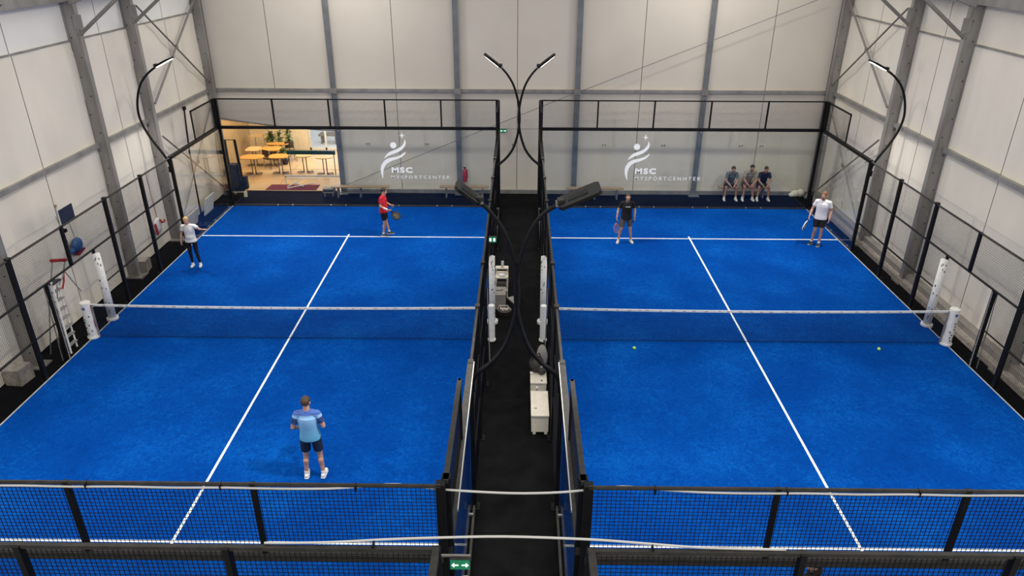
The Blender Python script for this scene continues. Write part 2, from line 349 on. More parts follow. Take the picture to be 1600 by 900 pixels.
cafe_table(-10.27, 14.2, .86, .70, M['table'], 'warm-lit orange cafe table, second from left in front row')
cafe_table(-9.25, 14.35, .66, .55, M['tablep'], 'pale daylit small cafe table just left of the rightmost one')
cafe_table(-8.32, 14.1, .72, .55, M['tablep'], 'rightmost pale daylit cafe table by the grey post')
cafe_table(-11.75, 15.35, .62, .75, M['tablep'], 'pale square cafe table behind the leftmost table', 1)
cafe_table(-11.0, 15.4, .85, .75, M['table'], 'warm-lit orange angular cafe table in the middle row beside the pale one', 1)
cafe_table(-10.95, 16.25, 1.0, .45, M['table'], 'warm-lit orange narrow cafe table at the back below the plants')
def plant(x, y, z, h, r, label, kind=0, pot='pot'):
    t = empty('potted_plant', (x, y, z), label, 'plant', 'cafeteria plants')
    MB().tube([(x, y, z), (x, y, z+.22)], [.11, .15], 12).build('pot', M[pot], t)
    MB().tube([(x, y, z+.2), (x, y, z+h*.7)], .02, 6).build('stem', M['pot'], t)
    mb = MB(); rnd = random.Random(int(x*100))
    for k in range(110):
        a = rnd.uniform(0, 6.28); e = rnd.uniform(-.2, 1.3); l = r*rnd.uniform(.6, 1.1); bz = z+.2+(h-.2)*rnd.uniform(.25, .95)
        d = Vector((math.cos(a)*math.cos(e), math.sin(a)*math.cos(e), math.sin(e)))
        p0 = Vector((x, y, bz)); p1 = p0+d*l*.55+Vector((0, 0, .03)); p2 = p0+d*l-Vector((0, 0, l*.25)); sd = d.cross(Vector((0, 0, 1))).normalized()*r*.13
        n = len(mb.v); mb.v += [tuple(p0), tuple(p1-sd), tuple(p2), tuple(p1+sd)]; mb.f += [(n, n+1, n+3), (n+1, n+2, n+3)]
    f = mb.build('foliage', M['leaf'], t); f['kind'] = 'stuff'
plant(-11.42, 16.85, -.012, 1.05, .42, 'broad dark green plant at the left in the cafeteria corner')
plant(-11.0, 16.75, -.012, 1.15, .30, 'tall narrow green plant in the middle of the plant row')
plant(-10.65, 16.9, -.012, 1.2, .32, 'green plant at the right of the plant row', pot='potw')
plant(-10.5, 15.6, -.012, .62, .25, 'low dark plant standing behind the second cafe table')
def cafe_chair(x, y, rz, label):
    t = empty('cafe_chair', (x, y, -.012), label, 'chair', 'cafeteria chairs')
    o = wloc(t)
    MB().box(x-.2, x+.2, y-.2, y+.2, .43, .46).build('seat', M['pot'], t)
    MB().box(x-.2, x+.2, y+.18, y+.2, .55, .85).build('backrest', M['pot'], t)
    for dx in (-.18, .18):
        for dy in (-.18, .18): MB().tube([(x+dx, y+dy, -.01), (x+dx, y+dy, .85 if dy > 0 else .44)], .012, 6).build('leg', M['chrome'], t)
    t.rotation_euler.z = rz
cafe_chair(-10.35, 16.1, .5, 'dark metal chair between the back table and the teal counter')
cafe_chair(-10.95, 14.95, 2.6, 'dark metal chair tucked behind the second cafe table')
one(MB().box(-9.75, -7.72, 13.66, 13.72, .98, 1.14).box(-9.7, -9.675, 13.67, 13.69, -.01, 1.0).box(-7.8, -7.77, 13.67, 13.70, -.01, 1.0), 'barrier_rail', M['teal'], 'dark teal barrier board on posts in front of the right tables', 'barrier')
one(MB().prism([(-10.25, 11.95), (-9.0, 11.95), (-8.2, 11.95), (-8.2, 12.62), (-10.2, 12.62)], -.012, .004), 'floor_mat', M['mat_red'], 'maroon floor mat lying just inside the cafeteria opening', 'mat')
fr = MB()
for p in (((-9.45, 12.3, .02), (-8.8, 12.5, .32)), ((-9.45, 12.5, .32), (-8.8, 12.3, .02)), ((-9.45, 12.5, .32), (-8.2, 12.5, .30)), ((-9.4, 12.1, .02), (-8.3, 12.2, .22))): fr.tube(p, .022, 6)
one(fr, 'folding_rack', M['pad'], 'white crossed folding rack standing on the maroon mat', 'rack')
fb = MB().box(-9.7, -7.3, 12.82, 12.86, .26, .34)
for x in (-9.68, -7.35): fb.box(x, x+.04, 12.82, 12.86, -.01, .3)
one(fb, 'low_rail', M['pad'], 'low white rail across the cafeteria opening behind the mat', 'rail')
one(MB().box(-12.35, -11.85, 16.6, 17.3, .95, .99).box(-12.33, -12.29, 16.62, 16.66, -.01, .95).box(-11.91, -11.87, 16.62, 16.66, -.01, .95).box(-12.33, -12.29, 17.24, 17.28, -.01, .95).box(-11.91, -11.87, 17.24, 17.28, -.01, .95), 'side_table', M['tablep'], 'tall pale side table against the tan left wall', 'table')

# ---------------------------------------------------------------- courts
XTURF = XO-.02
for s, nm in ((-1, 'left'), (1, 'right')):
    x0, x1 = sorted((s*(G+.02), s*XTURF)); cx = s*(G+5.04)
    t = MB().box(x0, x1, -10, 10, -.03, 0).build('court_turf', M['turf']); tag(t, 'bright blue artificial turf of the %s court' % nm, 'court')
    for sy in (-1, 1):
        MB().box(x0, x1, sy*6.95-.025, sy*6.95+.025, -.001, .004).build('service_line', M['line'], t)
    MB().box(cx-.025, cx+.025, -7.15, 7.15, -.001, .0035).build('centre_line', M['line'], t)
    e = MB().box(s*(XTURF-.015), s*(XTURF+.012), -10, 10, -.02, .012); e.build('edge_strip', M['edge'], t)

# shared fence meshes
def grid_mesh(w_, h_, step=.05, r=.0025, name='mesh_panel'):
    mb = MB(); nx = int(round(w_/step)); nz = int(round(h_/step))
    for i in range(nx+1):
        x = min(w_-.003, max(.003, i*step)); mb.tube([(x, 0, 0), (x, 0, h_)], r*1.414, 4, caps=False)
    for j in range(nz+1):
        z = min(h_-.003, max(.003, j*step)); mb.tube([(0, .004, z), (w_, .004, z)], r*1.414, 4, caps=False)
    me = bpy.data.meshes.new(name); me.from_pydata(mb.v, [], mb.f); me.materials.append(M['wire']); return me
P21 = grid_mesh(2, 1, r=.0017); P11 = grid_mesh(1, 1, r=.0017); P201 = grid_mesh(2.016, 1); P201F = grid_mesh(2.016, 1, r=.0018)
GP = MB().box(.008, 2.008, -.006, .006, .03, 2.93).mesh('glass_pane', M['glass'])
GS = MB().box(.008, 1.992, -.006, .006, .03, 2.95).mesh('glass_pane', M['glassb'])
BOLT = MB().box(-.017, .017, -.025, .025, -.02, .02).mesh('clamp', M['bolt'])
def mp(me, parent, loc, rz=0):
    o = put(me, me.name, parent, loc, rz); return o
def post(parent, x, y, z0, z1, wx=.1, wy=.1, m='black', name='post'):
    return MB().box(x-wx/2, x+wx/2, y-wy/2, y+wy/2, z0, z1).build(name, M[m], parent)

def end_fence(s, y, label, top_only_wire=False):
    """glass end wall 3 m high with one metre of wire mesh above"""
    t = empty('end_fence', (s*(G+5.04), y, -.03), label, 'fence', 'glass end fences of the courts')
    sy = 1 if y > 0 else -1; yo = y+.07*sy
    xi, xo = s*G, s*XO; xa, xb = min(xi, xo), max(xi, xo); st = (xb-xa)/5
    for k in range(6):
        x = xa+k*st; big = k in (0, 5)
        post(t, x, yo if not big else y+.04*sy, -.03 if big else 2.98, 4.02, .10 if big else .055, .10 if big else .05)
    if True:
        MB().box(xa, xb, yo-.05, yo+.05, 2.93, 3.03).build('rail', M['black'] if y > 0 else M['blackg'], t)  # near beam in a greyer black: light on its top put into the colour
    r = MB().tube([(xa, yo, 4.0), (xb, yo, 4.0)], .024, 8).build('rail', M['black'] if y > 0 else M['blackg'], t)
    MB().box(xa, xb, yo-.03, yo+.03, -.03, .04).build('rail', M['blackg'], t)
    for k in range(5):
        mp(P201 if y < 0 else P201F, t, (xa+k*st, yo, 3.02)); mp(GP, t, (xa+k*st, y+.01*sy, 0))
        if k:
            for dz in (.05, 2.9):
                for dx in (-.28, .28): mp(BOLT, t, (xa+k*st+dx, y-.005*sy, dz))
    return t
efl = end_fence(-1, 10, 'far glass end fence of the left court with white emblem')
efr = end_fence(1, 10, 'far glass end fence of the right court with white emblem')
enl = end_fence(-1, -10, 'near end fence of the left court, close to the camera')
enr = end_fence(1, -10, 'near end fence of the right court, close to the camera')
for f_, s, nm in ((-1, -1, 'left'), (1, 1, 'right')):
    # neighbouring court's fence just in front of the camera
    t = empty('end_fence', (s*(G+5.04), -10.93, -.03), 'nearest end fence at the bottom %s, belonging to the next court' % nm, 'fence', 'glass end fences of the courts')
    xa, xb = sorted((s*.745, s*XO))
    for k in range(6):
        x = s*(.745+k*2.018); post(t, x, -10.97, -.03 if k in (0, 5) else 2.98, 4.02, .09 if k in (0,) else .06, .08)
    for k in range(5):
        x = min(s*(.745+k*2.018), s*(.745+(k+1)*2.018)); mp(P201, t, (x, -10.96, 3.02)); mp(GP, t, (x, -10.93, 0))
    MB().box(xa, xb, -10.99, -10.945, 3.98, 4.025).build('rail', M['blackg'], t)
    MB().box(xa, xb, -11.0, -10.92, 2.93, 3.03).build('rail', M['black'], t)
    MB().box(s*.745-.035, s*.745+.035, -12.95, -10.95, 3.97, 4.03).build('rail', M['blackg'], t)
    mp(P21, t, (s*.745, -12.95, 3.02), R(90)); post(t, s*.745, -12.93, 2.98, 4.02, .05, .05)
    MB().box(s*.745-.05, s*.745+.05, -12.95, -10.95, 2.93, 3.03).build('rail', M['black'], t)
    mp(GS, t, (s*.76, -12.95, 0), R(90)); post(t, s*.745, -12.93, -.03, 3.0, .08, .08)

# emblems (flat white film on the glass)
S1 = [(-4.17, 2.61), (-4.13, 2.49), (-4.16, 2.36), (-4.27, 2.22), (-4.46, 2.1), (-4.67, 2.03), (-4.86, 1.95), (-4.99, 1.85), (-4.91, 1.98), (-4.8, 2.1), (-4.64, 2.17), (-4.45, 2.24), (-4.31, 2.33), (-4.22, 2.43), (-4.18, 2.54)]
S2 = [(-4.14, 2.15), (-4.19, 2.04), (-4.31, 1.93), (-4.5, 1.85), (-4.69, 1.79), (-4.85, 1.71), (-4.97, 1.58), (-5.03, 1.41), (-5.05, 1.25), (-5.05, 1.08), (-5.1, 1.19), (-5.13, 1.36), (-5.12, 1.55), (-5.04, 1.71), (-4.9, 1.85), (-4.71, 1.91), (-4.52, 1.94), (-4.36, 2.0), (-4.24, 2.08)]
T1 = [(4.69, 2.59), (4.75, 2.47), (4.74, 2.34), (4.65, 2.21), (4.48, 2.09), (4.27, 2.02), (4.1, 1.94), (3.98, 1.84), (4.04, 1.97), (4.14, 2.09), (4.29, 2.16), (4.47, 2.22), (4.59, 2.31), (4.67, 2.42), (4.69, 2.52)]
T2 = [(4.78, 2.13), (4.75, 2.02), (4.65, 1.92), (4.47, 1.83), (4.29, 1.78), (4.14, 1.7), (4.05, 1.56), (4.01, 1.4), (4.01, 1.24), (4.04, 1.07), (3.97, 1.18), (3.91, 1.35), (3.9, 1.54), (3.96, 1.7), (4.08, 1.83), (4.26, 1.9), (4.44, 1.93), (4.59, 1.98), (4.7, 2.06)]
def smooth_poly(p, it=2):
    for _ in range(it):
        q = []
        for i in range(len(p)):
            a, b = p[i], p[(i+1) % len(p)]
            q += [(a[0]*.75+b[0]*.25, a[1]*.75+b[1]*.25), (a[0]*.25+b[0]*.75, a[1]*.25+b[1]*.75)]
        p = q
    return p
def text_obj(s, name, m, parent, x0, x1, z0, z1, y, bold=.0, spacing=1.0, rz=0, face=None, base=None):
    c = bpy.data.curves.new(name, 'FONT'); c.body = s; c.size = 1; c.extrude = .001; c.offset = bold; c.space_character = spacing; c.resolution_u = 3
    o = bpy.data.objects.new('tmp', c); col.objects.link(o); dg = bpy.context.evaluated_depsgraph_get(); dg.update()
    me = bpy.data.meshes.new_from_object(o.evaluated_get(dg)); bpy.data.objects.remove(o)
    xs = [v.co.x for v in me.vertices]; ys = [v.co.y for v in me.vertices]; xa, xb, ya, yb = min(xs), max(xs), min(ys), max(ys)
    off = wloc(parent)
    for v in me.vertices:
        X = x0+(v.co.x-xa)/(xb-xa)*(x1-x0); Z = z0+(v.co.y-ya)/(yb-ya)*(z1-z0); d = v.co.z*.5
        if face is None: P_ = Vector((X, y-.001+d, Z))-off
        else: P_ = face(X, Z, d)-off
        v.co = P_
    me.materials.clear(); me.materials.append(M[m]); me.name = name
    o = bpy.data.objects.new(name, me); col.objects.link(o); o.parent = parent; return o
for par, s1, s2, cc, st, ms, tx, word in ((efl, S1, S2, (-4.6, 2.37), (-4.26, 2.73), (-4.72, -3.95, 1.33, 1.55), (-4.76, -2.57, 1.11, 1.23), 'MYSPORTCENTER'),
                                   (efr, T1, T2, (4.29, 2.36), (4.58, 2.71), (4.29, 5.06, 1.34, 1.56), (4.30, 6.73, 1.10, 1.24), 'MYSPORTCENHTER')):
    y = 9.990
    MB().prism(smooth_poly(s1), y-.002, y, 'xz').build('emblem_swoosh', M['decal'], par)
    MB().prism(smooth_poly(s2), y-.002, y, 'xz').build('emblem_swoosh', M['decal'], par)
    MB().prism([(cc[0]+.115*math.cos(k*math.pi/16), cc[1]+.115*math.sin(k*math.pi/16)) for k in range(32)], y-.002, y, 'xz').build('emblem_disc', M['decal'], par)
    sp = []
    for k in range(4):
        a = k*math.pi/2; sp += [(st[0]+(.105 if k % 2 == 0 else .13)*math.cos(a), st[1]+(.105 if k % 2 == 0 else .13)*math.sin(a)), (st[0]+.034*math.cos(a+math.pi/4), st[1]+.034*math.sin(a+math.pi/4))]
    MB().prism(sp, y-.002, y, 'xz').build('emblem_star', M['decal'], par)
    text_obj('MSC', 'lettering', 'decal', par, ms[0], ms[1], ms[2], ms[3], y, .045, 1.25)
    text_obj(word, 'lettering', 'decalg', par, tx[0], tx[1], tx[2], tx[3], y, .012, 1.5)

def side_fence(x, label, outer):
    t = empty('side_fence', (x, 0, -.03), label, 'fence', 'side fences of the courts')
    s = 1 if x > 0 else -1
    oo = s if outer else -s          # outward direction
    xo = x+oo*.05
    for y in (6, 4, 2, -2, -4, -6):
        post(t, xo, y, -.03, 3.04, .08, .10)
        MB().box(xo-.1, xo+.1, y-.1, y+.1, -.03, -.015).build('foot_plate', M['black'], t)
        MB().box(xo-.045, xo+.045, y-.055, y+.055, 3.04, 3.06).build('post_cap', M['blackg'], t)
    post(t, xo, 0, 2.0, 3.02, .06, .08)
    for z, segs in ((3.0, ((-6, 6),)), (2.0, ((-6, 6),)), (1.0, ((-6, -2), (2, 6)))):
        for a0, a1 in segs: MB().tube([(xo, a0, z), (xo, a1, z)], .026, 8).build('rail', M['blackg'] if z == 3 else M['black'], t)
    for z, ya in ((1.0, 1), (1.0, -2)): MB().tube([(xo, ya, z), (xo, ya+1, z)], .02, 8).build('rail', M['black'], t)
    for k in range(-3, 3):
        mp(P21, t, (xo, k*2, 2.0), R(90))
        if k not in (-1, 0):
            mp(P21, t, (xo, k*2, 1.0), R(90)); mp(P21, t, (xo, k*2, 0.0), R(90))
    for ya in (1, -2):
        for z in (0, 1): mp(P11, t, (xo, ya, z), R(90))
    for sy in (1, -1):
        MB().box(xo-.05, xo+.05, *sorted((sy*6, sy*10)), 2.95, 3.05).build('rail', M['black'] if sy > 0 else M['blackg'], t)
        MB().box(xo-.02, xo+.02, *sorted((sy*6, sy*10)), -.03, .05).build('rail', M['blackg'], t)
        if not outer and sy < 0: MB().box(*sorted((xo+oo*.050, xo+oo*.062)), -9.4, -6.02, 3.02, 3.06).build('pale_edge', M['strip'], t)
        for k in range(2):
            ya = sy*(6+2*k) if sy > 0 else -8-2*k
            mp(GS, t, (x, ya, 0), R(90))
            mp(BOLT, t, (x+oo*.02, ya+.3, .06), R(90)); mp(BOLT, t, (x+oo*.02, ya+1.7, .06), R(90))
            mp(BOLT, t, (x+oo*.02, ya+.3, 2.9), R(90)); mp(BOLT, t, (x+oo*.02, ya+1.7, 2.9), R(90))
        post(t, xo, sy*9.93, -.03, 4.02, .1, .1)
        post(t, xo, sy*8.02, 3.0, 4.02, .04, .04)
        ya = 8 if sy > 0 else -10
        MB().box(xo-.03 if sy < 0 else xo-.02, xo+.03 if sy < 0 else xo+.02, ya, ya+2, 3.97, 4.02).build('rail', M['black'] if sy > 0 else M['blackg'], t)
        mp(P21, t, (xo, ya, 3.02), R(90))
    # entrance posts
    post(t, xo, -1.06, -.03, 2.0, .07, .10, name='entrance_post')
    b = MB()
    for k in range(9): b.cbox((xo-oo*.036, -1.06+.025*(-1)**k, .15+k*.21), (.006, .02, .02))
    b.build('bolt', M['bolt'], t)['kind'] = 'stuff'
    MB().tube([(xo-oo*.07, -1.12, -.02), (xo-oo*.06, -1.08, 1.98)], .013, 8).build('entrance_pipe', M['alu'], t)
    MB().tube([(xo+oo*.09, -1.16, -.02), (xo+oo*.05, -1.10, 1.98)], .012, 8).build('entrance_pipe', M['alu'], t)
    post(t, xo, .98, -.03, 2.0, .06, .06, name='entrance_post')
    pc = xo-oo*.06 if outer else xo+oo*.075
    pr = .10 if outer else .08
    pd = MB().tube([(pc, .95, .02), (pc, .95, 1.0), (pc, .95, 1.9)], [pr, pr, pr], 16).build('post_padding', M['pad'], t, True)
    pd['label'] = 'tall white round padding on the entrance post'
    MB().tube([(pc, .95, -.02), (pc, .95, .05)], .15, 16).build('padding_foot', M['pad'], t)
    rnd = random.Random(int(x*7))
    ink = MB()
    for zc in (.25, .5, .95, 1.15, 1.6, 1.75):
        for k in range(3):
            a = -math.pi/2+(.5 if x < 0 else -.5)+rnd.uniform(-.7, .7); zz = zc+rnd.uniform(-.06, .06)
            c_ = Vector((pc+pr*math.cos(a), .95+pr*math.sin(a), zz)); ink.cbox(c_, (.012, .018, rnd.uniform(.03, .055)), (0, 0, a))
    ink.build('printed_mark', M['ink'], pd)
    return t
side_fence(-XO, 'black mesh side fence on the far left beside the cloth wall', True)
side_fence(XO, 'black mesh side fence on the far right beside the cloth wall', True)
side_fence(-G, 'black mesh side fence between left court and the aisle', False)
side_fence(G, 'black mesh side fence between right court and the aisle', False)

# ---------------------------------------------------------------- nets
NW = 10.0
def net(s, label):
    cx = s*(G+5.04); t = empty('court_net', (cx, 0, 0), label, 'net', 'court nets')
    def top(x): return .88+.05*(abs(x-cx)/5)**2
    xa, xb = cx-4.98, cx+4.98; mb = MB(); n = 249
    for i in range(n+1):
        x = xa+(xb-xa)*i/n; mb.tube([(x, 0, .02+.008*math.sin(x*9)), (x+.004*math.sin(i), 0, top(x)-.04)], .0032, 4, caps=False)
    for j in range(21):
        fr_ = j/20
        mb.tube([(x_, .003, .02+(top(x_)-.06)*fr_+.006*math.sin(x_*5+j)) for x_ in [xa+(xb-xa)*k/24 for k in range(25)]], .0030, 4, caps=False)
    o = bpy.data.objects.new('net_mesh', bpy.data.meshes.new('net_mesh')); o.data.from_pydata([(a-cx, b, c) for a, b, c in mb.v], [], mb.f); o.data.materials.append(M['netw']); col.objects.link(o); o.parent = t
    m2 = MB()
    for k in range(24):
        x0 = xa-.1+(xb-xa+.2)*k/24; x1 = xa-.1+(xb-xa+.2)*(k+1)/24
        nn = len(m2.v)
        for x in (x0, x1):
            for yy, dz in ((-.012, -.055), (-.012, 0), (.012, 0), (.012, -.055)): m2.v.append((x, yy, top(x)+dz+.005))
        m2.f += [(nn+i, nn+4+i, nn+4+(i+1) % 4, nn+(i+1) % 4) for i in range(4)]
    m2.f += [(0, 1, 2, 3), (len(m2.v)-1, len(m2.v)-2, len(m2.v)-3, len(m2.v)-4)]
    band = m2.build('top_band', M['pad'], t)
    ink = MB(); rnd = random.Random(5+s)
    for k in range(34):
        x = xa+.2+(xb-xa-.4)*(k+rnd.uniform(-.3, .3))/34; ink.cbox((x, -.013, top(x)-.022+rnd.uniform(-.008, .008)), (rnd.uniform(.04, .10), .003, .012))
    ink.build('printed_mark', M['ink'], band)['kind'] = 'stuff'
    ft = MB().tube([(xa, 0, .015), (cx, -.01, .012), (xb, 0, .015)], .006, 6); ft.build('bottom_cord', M['netw'], t)
    for sg in (-1, 1):
        px = cx+sg*5.13; outer = (sg == s); r_ = .12 if outer else .08
        if not outer: px = s*.65
        else: px = s*(XO-.02)
        MB().tube([(px, -.02, .0), (px, -.02, .98)], .03, 8).build('net_post', M['black'], t)
        p = MB().tube([(px, -.02, .03), (px, -.02, .5), (px, -.02, .99), (px, -.02, 1.0)], [r_, r_, r_, r_*.9], 18).build('post_padding', M['pad'], t, False)
        MB().tube([(px, -.02, 0), (px, -.02, .04)], r_*1.25, 18).build('padding_foot', M['pad'], t)
        if outer:
            k_ = MB(); rnd = random.Random(9+s)
            for q in range(7):
                a = -math.pi/2+rnd.uniform(-.6, .6); k_.cbox((px+r_*math.cos(a), -.02+r_*math.sin(a), .15+q*.08), (.012, .03, .04), (0, 0, a))
            k_.build('printed_mark', M['ink'], p)
            a = -math.pi/2; MB().cbox((px, -.02-r_, .86), (.07, .008, .07), (0, math.pi/4, 0)).build('printed_logo', M['inkb'], p)
            MB().box(px-sg*.16, px-sg*.12, -.03, .0, .0, .92).build('tension_bar', M['alu'], t)
            MB().tube([(px-sg*.14, -.02, .92), (px-sg*.10, -.03, .6), (px-sg*.13, -.04, .3)], .012, 6).build('tension_strap', M['redd'] if s < 0 else M['alu'], t)
    return t
net(-1, 'white-banded net across the left court')
net(1, 'white-banded net across the right court')

# ---------------------------------------------------------------- arched floodlights
ARC = [(-.74, 2.55), (-.66, 2.80), (-.42, 3.02), (-.20, 3.32), (-.06, 3.72), (.01, 4.15), (.0, 4.55), (-.06, 4.9), (-.18, 5.28), (-.36, 5.58), (-.56, 5.80)]
OUT = [(-.03, 2.6), (-.06, 2.85), (-.20, 3.15), (-.45, 3.58), (-.62, 4.0), (-.68, 4.4), (-.60, 4.85), (-.42, 5.25), (-.15, 5.55), (.15, 5.76)]
def catmull(p, n=5):
    q = []
    for i in range(len(p)-1):
        p0, p1, p2, p3 = [Vector(p[max(0, min(len(p)-1, k))]) for k in (i-1, i, i+1, i+2)]
        for k in range(n):
            t = k/n; q.append(.5*((2*p1)+(p2-p0)*t+(2*p0-5*p1+4*p2-p3)*t*t+(3*p1-p0-3*p2+p3)*t**3))
    q.append(Vector(p[-1])); return q
def floodlight(base, pts, sgn, y, label, yaw=0, hl=.62, w_=.30):
    """pts in (x,z); sgn mirrors; base x offset"""
    t = empty('arched_floodlight', (base, y, 2.5), label, 'lamp', 'arched floodlights')
    P3 = [(base+sgn*p[0], y, p[1]) for p in catmull([(a, b) for a, b in pts])]
    MB().tube(P3, [.042-.012*i/len(P3) for i in range(len(P3))], 10).build('curved_pole', M['black'], t, True)
    MB().cbox((P3[0][0], y, P3[0][2]+.03), (.12, .12, .18)).build('pole_clamp', M['black'], t)
    a, b = Vector(P3[-3]), Vector(P3[-1]); d = (b-a).normalized(); d.z *= .75; d.normalize()
    c = b+d*(hl/2-.02)
    nrm = Vector((0, 1, 0)).cross(d); nrm = nrm if nrm.z < 0 else -nrm      # facing down
    side = Vector((0, 1, 0))
    def slab(l, ww, th, cc, bev=.0):
        mb = MB()
        prof = [(-l/2, -ww*.32), (-l/2+.05, -ww/2), (l/2-.06, -ww/2), (l/2, -ww*.36), (l/2, ww*.36), (l/2-.06, ww/2), (-l/2+.05, ww/2), (-l/2, ww*.32)]
        n = len(prof)
        for zz in (-th/2, th/2):
            for u, v in prof: mb.v.append(tuple(cc+d*u+side*v+nrm*zz))
        mb.f += [tuple(range(n)), tuple(range(2*n-1, n-1, -1))]+[(i, n+i, n+(i+1) % n, (i+1) % n) for i in range(n)]
        return mb
    hd = slab(hl, w_, .05, c).build('lamp_head', M['black'], t)
    slab(hl*.86, w_*.82, .012, c+nrm*.028).build('led_panel', M['led'], hd)
    f = MB()
    for k in range(9): f.tube([c-d*.16*1+d*.035*k-side*.11-nrm*.03, c-d*.16+d*.035*k+side*.11-nrm*.03], .012, 4)
    ff = f.build('cooling_fin', M['black'], hd); ff['kind'] = 'stuff'
    MB().cbox(c-d*hl*.42-nrm*.04, (.10, .14, .06)).build('driver_box', M['blackg'], hd)
    MB().cbox(b-d*.02-nrm*.015, (.07, .10, .07)).build('swivel_joint', M['alu'], t)
    al = area_light(c+nrm*.05, c+nrm*3, hl*.8, w_*.75, LAMP_W, (1, .975, .93), spread=125)
    al.parent = t; al.location = Vector(al.location)-wloc(t)
    al.name = 'led_light'
    return t
floodlight(0, ARC, 1, 6, 'far arched floodlight leaning over the left court from the aisle')
floodlight(0, ARC, -1, 6, 'far arched floodlight leaning over the right court from the aisle')
floodlight(0, ARC, 1, -6, 'near arched floodlight from the aisle with its head over left court', w_=.38, hl=.44)
floodlight(0, [(p[0]*1.0, p[1]) for p in ARC[:-1]]+[(-.62, 5.76)], -1, -6, 'near arched floodlight from the aisle with large dark head over right court', w_=.52, hl=.66)
floodlight(-XO-.05, OUT, 1, 6, 'arched floodlight on the left side fence by the cloth wall')
floodlight(XO+.05, OUT, -1, 6, 'arched floodlight on the right side fence by the cloth wall')
floodlight(-XO-.05, OUT, 1, -6, 'arched floodlight on left side fence outside the photo, near end')
floodlight(XO+.05, OUT, -1, -6, 'arched floodlight on right side fence outside the photo, near end')

# ---------------------------------------------------------------- cables along the near rails
c1 = [(-10.8, -10.10, 3.978)]+[(-10.8+k*.55, -10.10, 3.978-.008*(k % 2)) for k in range(1, 17)]+[(-1.6, -10.06, 3.98), (-1.27, -10.03, 3.985), (-.79, -10, 3.895), (-.3, -10, 3.86), (.1, -10, 3.85), (.5, -10, 3.87), (.8, -10, 3.91), (1.15, -10.03, 3.985), (1.5, -10.06, 3.98)]+[(2+k*.55, -10.10, 3.978-.008*(k % 2)) for k in range(17)]
t = empty('white_cable', (0, -10.05, 3.9), 'white cable tied along the near fence rails and sagging across the aisle, the farther one', 'cable')
MB().tube([tuple(p) for p in catmull(c1, 3)], .013, 6).build('cable', M['cable'], t, True)
for k in range(14):
    x = (-10.4+k*1.45) if k < 7 else (1.5+(k-7)*1.4)
    MB().cbox((x, -10.08, 3.985), (.014, .075, .075)).build('cable_tie', M['black'], t)
c2 = [(-2.4, -10.94, 4.04), (-1.8, -10.93, 4.045), (-1.25, -10.90, 4.06), (-.75, -10.90, 4.09), (-.08, -10.90, 4.115), (.72, -10.90, 4.09), (1.21, -10.91, 4.06), (1.8, -10.94, 4.04), (2.6, -10.95, 4.035)]
t = empty('white_cable', (0, -10.93, 4.0), 'white cable arching across the aisle between the nearest fence rails', 'cable')
MB().tube([tuple(p) for p in catmull(c2, 4)], .012, 6).build('cable', M['cable'], t, True)
for x in (-1.35, 1.33): MB().cbox((x, -10.95, 4.02), (.014, .07, .08)).build('cable_tie', M['black'], t)

# ---------------------------------------------------------------- signs
def exit_sign(x, y, z, w_, h_, label, arrows=True, pictos=False, bracket=None):
    t = empty('exit_sign', (x, y, z-h_/2), label, 'sign', 'green exit signs')
    MB().cbox((x, y, z), (w_, .05, h_)).build('housing', M['blackg'], t)
    MB().cbox((x, y-.028, z), (w_*.96, .008, h_*.9)).build('sign_face', M['signg'], t)
    if arrows:
        for sg in (-1, 1):
            a = MB(); cx_ = x+sg*w_*.24
            a.box(*sorted((cx_-sg*w_*.16, cx_+sg*w_*.06)), y-.036, y-.033, z-h_*.06, z+h_*.06)
            a.prism([(cx_+sg*w_*.18, z), (cx_+sg*w_*.04, z+h_*.24), (cx_+sg*w_*.04, z-h_*.24)], y-.036, y-.033, 'xz')
            a.build('arrow', M['sign'], t)
    if pictos:
        for sg in (-1, 1):
            a = MB(); cx_ = x+sg*w_*.24
            a.prism([(cx_-w_*.12, z-h_*.25), (cx_+w_*.12, z-h_*.25), (cx_+w_*.12, z+h_*.25), (cx_-w_*.12, z+h_*.25)], y-.036, y-.033, 'xz')
            a.build('pictogram', M['sign'], t)
    if bracket: MB().box(*bracket).build('bracket', M['alu'], t)
    return t
exit_sign(-.52, -10.93, 3.80, .20, .13, 'green double-arrow exit sign at the bottom beside the aisle', bracket=(-.72, -.42, -10.92, -10.90, 3.86, 3.88))
exit_sign(-.66, 1.2, 2.27, .21, .17, 'small green exit sign on the left aisle fence below the far lamp', False, True, bracket=(-.76, -.62, 1.215, 1.24, 2.24, 2.27))
exit_sign(-.62, 11.66, 2.52, .26, .15, 'small green exit sign on the end wall above the aisle', True)
# fire extinguisher
t = empty('fire_extinguisher', (-2.13, 11.55, .5), 'red fire extinguisher hanging on the end-wall post behind left glass', 'extinguisher')
MB().tube([(-2.13, 11.55, .5), (-2.13, 11.55, .52), (-2.13, 11.55, .95), (-2.13, 11.55, 1.0), (-2.13, 11.55, 1.03)], [.07, .085, .085, .05, .03], 14).build('cylinder_body', M['red'], t, True)
MB().tube([(-2.13, 11.55, 1.02), (-2.13, 11.55, 1.08)], .025, 8).box(-2.19, -2.07, 11.54, 11.56, 1.07, 1.1).build('valve_handle', M['black'], t)
MB().tube([(-2.13, 11.52, 1.06), (-2.04, 11.5, 1.0), (-2.03, 11.5, .8), (-2.04, 11.5, .65)], .012, 6).build('hose', M['black'], t)

